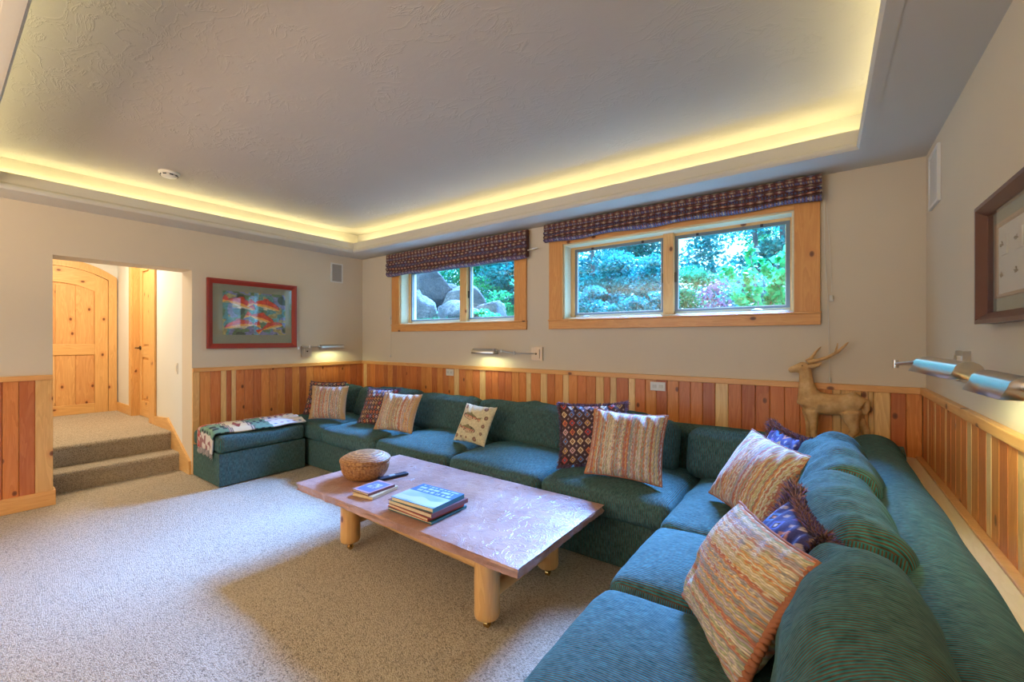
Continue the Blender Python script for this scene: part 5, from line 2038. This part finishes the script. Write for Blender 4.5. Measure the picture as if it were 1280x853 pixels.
# bright leafy sapling close to the right window
for i, (x, y, lab) in enumerate([(-.46, 4.75, 'bright green leafy sapling close outside the right window'), (-.20, 5.1, 'bright green sapling at the right edge of the right window')]):
    z0 = ground_z(x, y)
    r_ = thing('sapling', lab, 'sapling', (x, y, z0))
    rr = random.Random(40 + i)
    sb = B()
    lb_ = B()
    for q in range(9):
        dx = rr.uniform(-.42, .22)
        hh = rr.uniform(.45, 1.05)
        p0 = Vector((x, y, z0 - .05))
        p1 = Vector((x + dx * .45, y + rr.uniform(-.1, .1), z0 + hh * .55))
        p2 = Vector((x + dx, y + rr.uniform(-.15, .15), z0 + hh))
        sb.tube([tuple(p0), tuple(p1), tuple(p2)], [.009, .007, .003], 5)
        for m_ in range(16):
            t_ = rr.uniform(.25, 1)
            p = p0.lerp(p1, t_ * 2) if t_ < .5 else p1.lerp(p2, t_ * 2 - 1)
            leaves(lb_, tuple(p), (.06, .06, .05), 5, .075, rr, 1.2)
    sb.build('stem', 'bark', r_, smooth=50)
    lb_.build('foliage', 'leaf_bright', r_, fix=False)


def boulder(label, x, y, rx, ry, rz, seed, dz=0.0, tilt=0.0):
    bm = bmesh.new()
    bmesh.ops.create_icosphere(bm, subdivisions=4, radius=1)
    off = Vector((seed * 3.1, seed * 1.7, seed))
    pr3 = random.Random(seed)
    planes = [(Vector((pr3.gauss(0, 1), pr3.gauss(0, 1), pr3.gauss(0, 1))).normalized(), pr3.uniform(.62, .92)) for _ in range(14)]
    for v in bm.verts:
        d = v.co.normalized()
        k = 1 + .28 * mnoise.noise(d * 1.3 + off) + .10 * mnoise.noise(d * 3.5 + off) + .03 * mnoise.noise(d * 9 + off)
        # broken, flattened facets
        for (pn, ph) in planes:
            dd = d.dot(pn)
            if dd > .2:
                k = min(k, ph / dd)
        k += .012 * mnoise.noise(d * 14 + off)
        v.co = Vector((d.x * k * rx, d.y * k * ry, d.z * k * rz))
    me = bpy.data.meshes.new('boulder')
    bm.to_mesh(me)
    bm.free()
    me.polygons.foreach_set('use_smooth', [True] * len(me.polygons))
    o = link('boulder', me, 'boulder')
    o.location = (x, y, ground_z(x, y) + dz)
    o.rotation_euler = (tilt * .3, tilt, seed)
    tag(o, label, 'boulder')
    return o


boulder('light grey boulder nearest the left edge of the left window', -6.05, 5.35, .40, .45, .62, 1, .02)
boulder('slanted pale boulder leaning high behind the nearest one', -7.0, 6.6, .85, .5, .36, 2, .48, .45)
boulder('grey rounded boulder in the middle of the left pane', -6.15, 6.7, .62, .55, .56, 3, .18)
boulder('low blue-grey boulder at the bottom of the left pane', -4.95, 5.35, .50, .40, .34, 4, .08)
boulder('dark boulder wedged between the pale boulders', -7.6, 7.4, .5, .6, .6, 5, .25)
boulder('pinkish boulder in the right pane of the left window', -4.95, 6.0, .44, .45, .36, 6, .08, .2)
boulder('small flat stone by the sill of the left window', -3.75, 4.9, .35, .25, .16, 7, .02)
for i, (x, y, h, sp_, lab) in enumerate([(-5.6, 5.6, .30, .30, 'small green plant between the boulders at the left pane'), (-4.35, 5.3, .28, .35, 'small green plant at the foot of the pinkish boulder'),
                                        (-6.5, 7.6, .8, .8, 'green shrub on top of the boulder bank'), (-5.4, 7.0, .5, .6, 'light green plant above the pinkish boulder')]):
    tree(lab, x, y, h, sp_, 'leaf_bright', 900, .05, 500 + i, .012, 'shrub', 'shrub', low=.1)
# meadow grass and ground cover
r = random.Random(99)
gb = B()
for _ in range(26000):
    y = 4.3 + 9 * r.random() ** 1.4
    x = r.uniform(-1.35, .25) * y * .95 + r.uniform(-.5, .5)
    z = ground_z(x, y)
    hh = r.uniform(.05, .16) * (1 + (y - 4) * .08)
    a = r.uniform(0, math.tau)
    w_ = .012 + .004 * (y - 4)
    sd2 = Vector((math.cos(a), math.sin(a), 0)) * w_
    p = Vector((x, y, z - .01))
    k_ = r.random()
    gb.add([p - sd2, p + sd2, p + Vector((r.uniform(-.04, .04), r.uniform(-.04, .04), hh))], [(0, 1, 2)], (k_, k_, k_))
g = gb.build('meadow_grass', 'leaf_green', ground, fix=False)
g['kind'] = 'stuff'
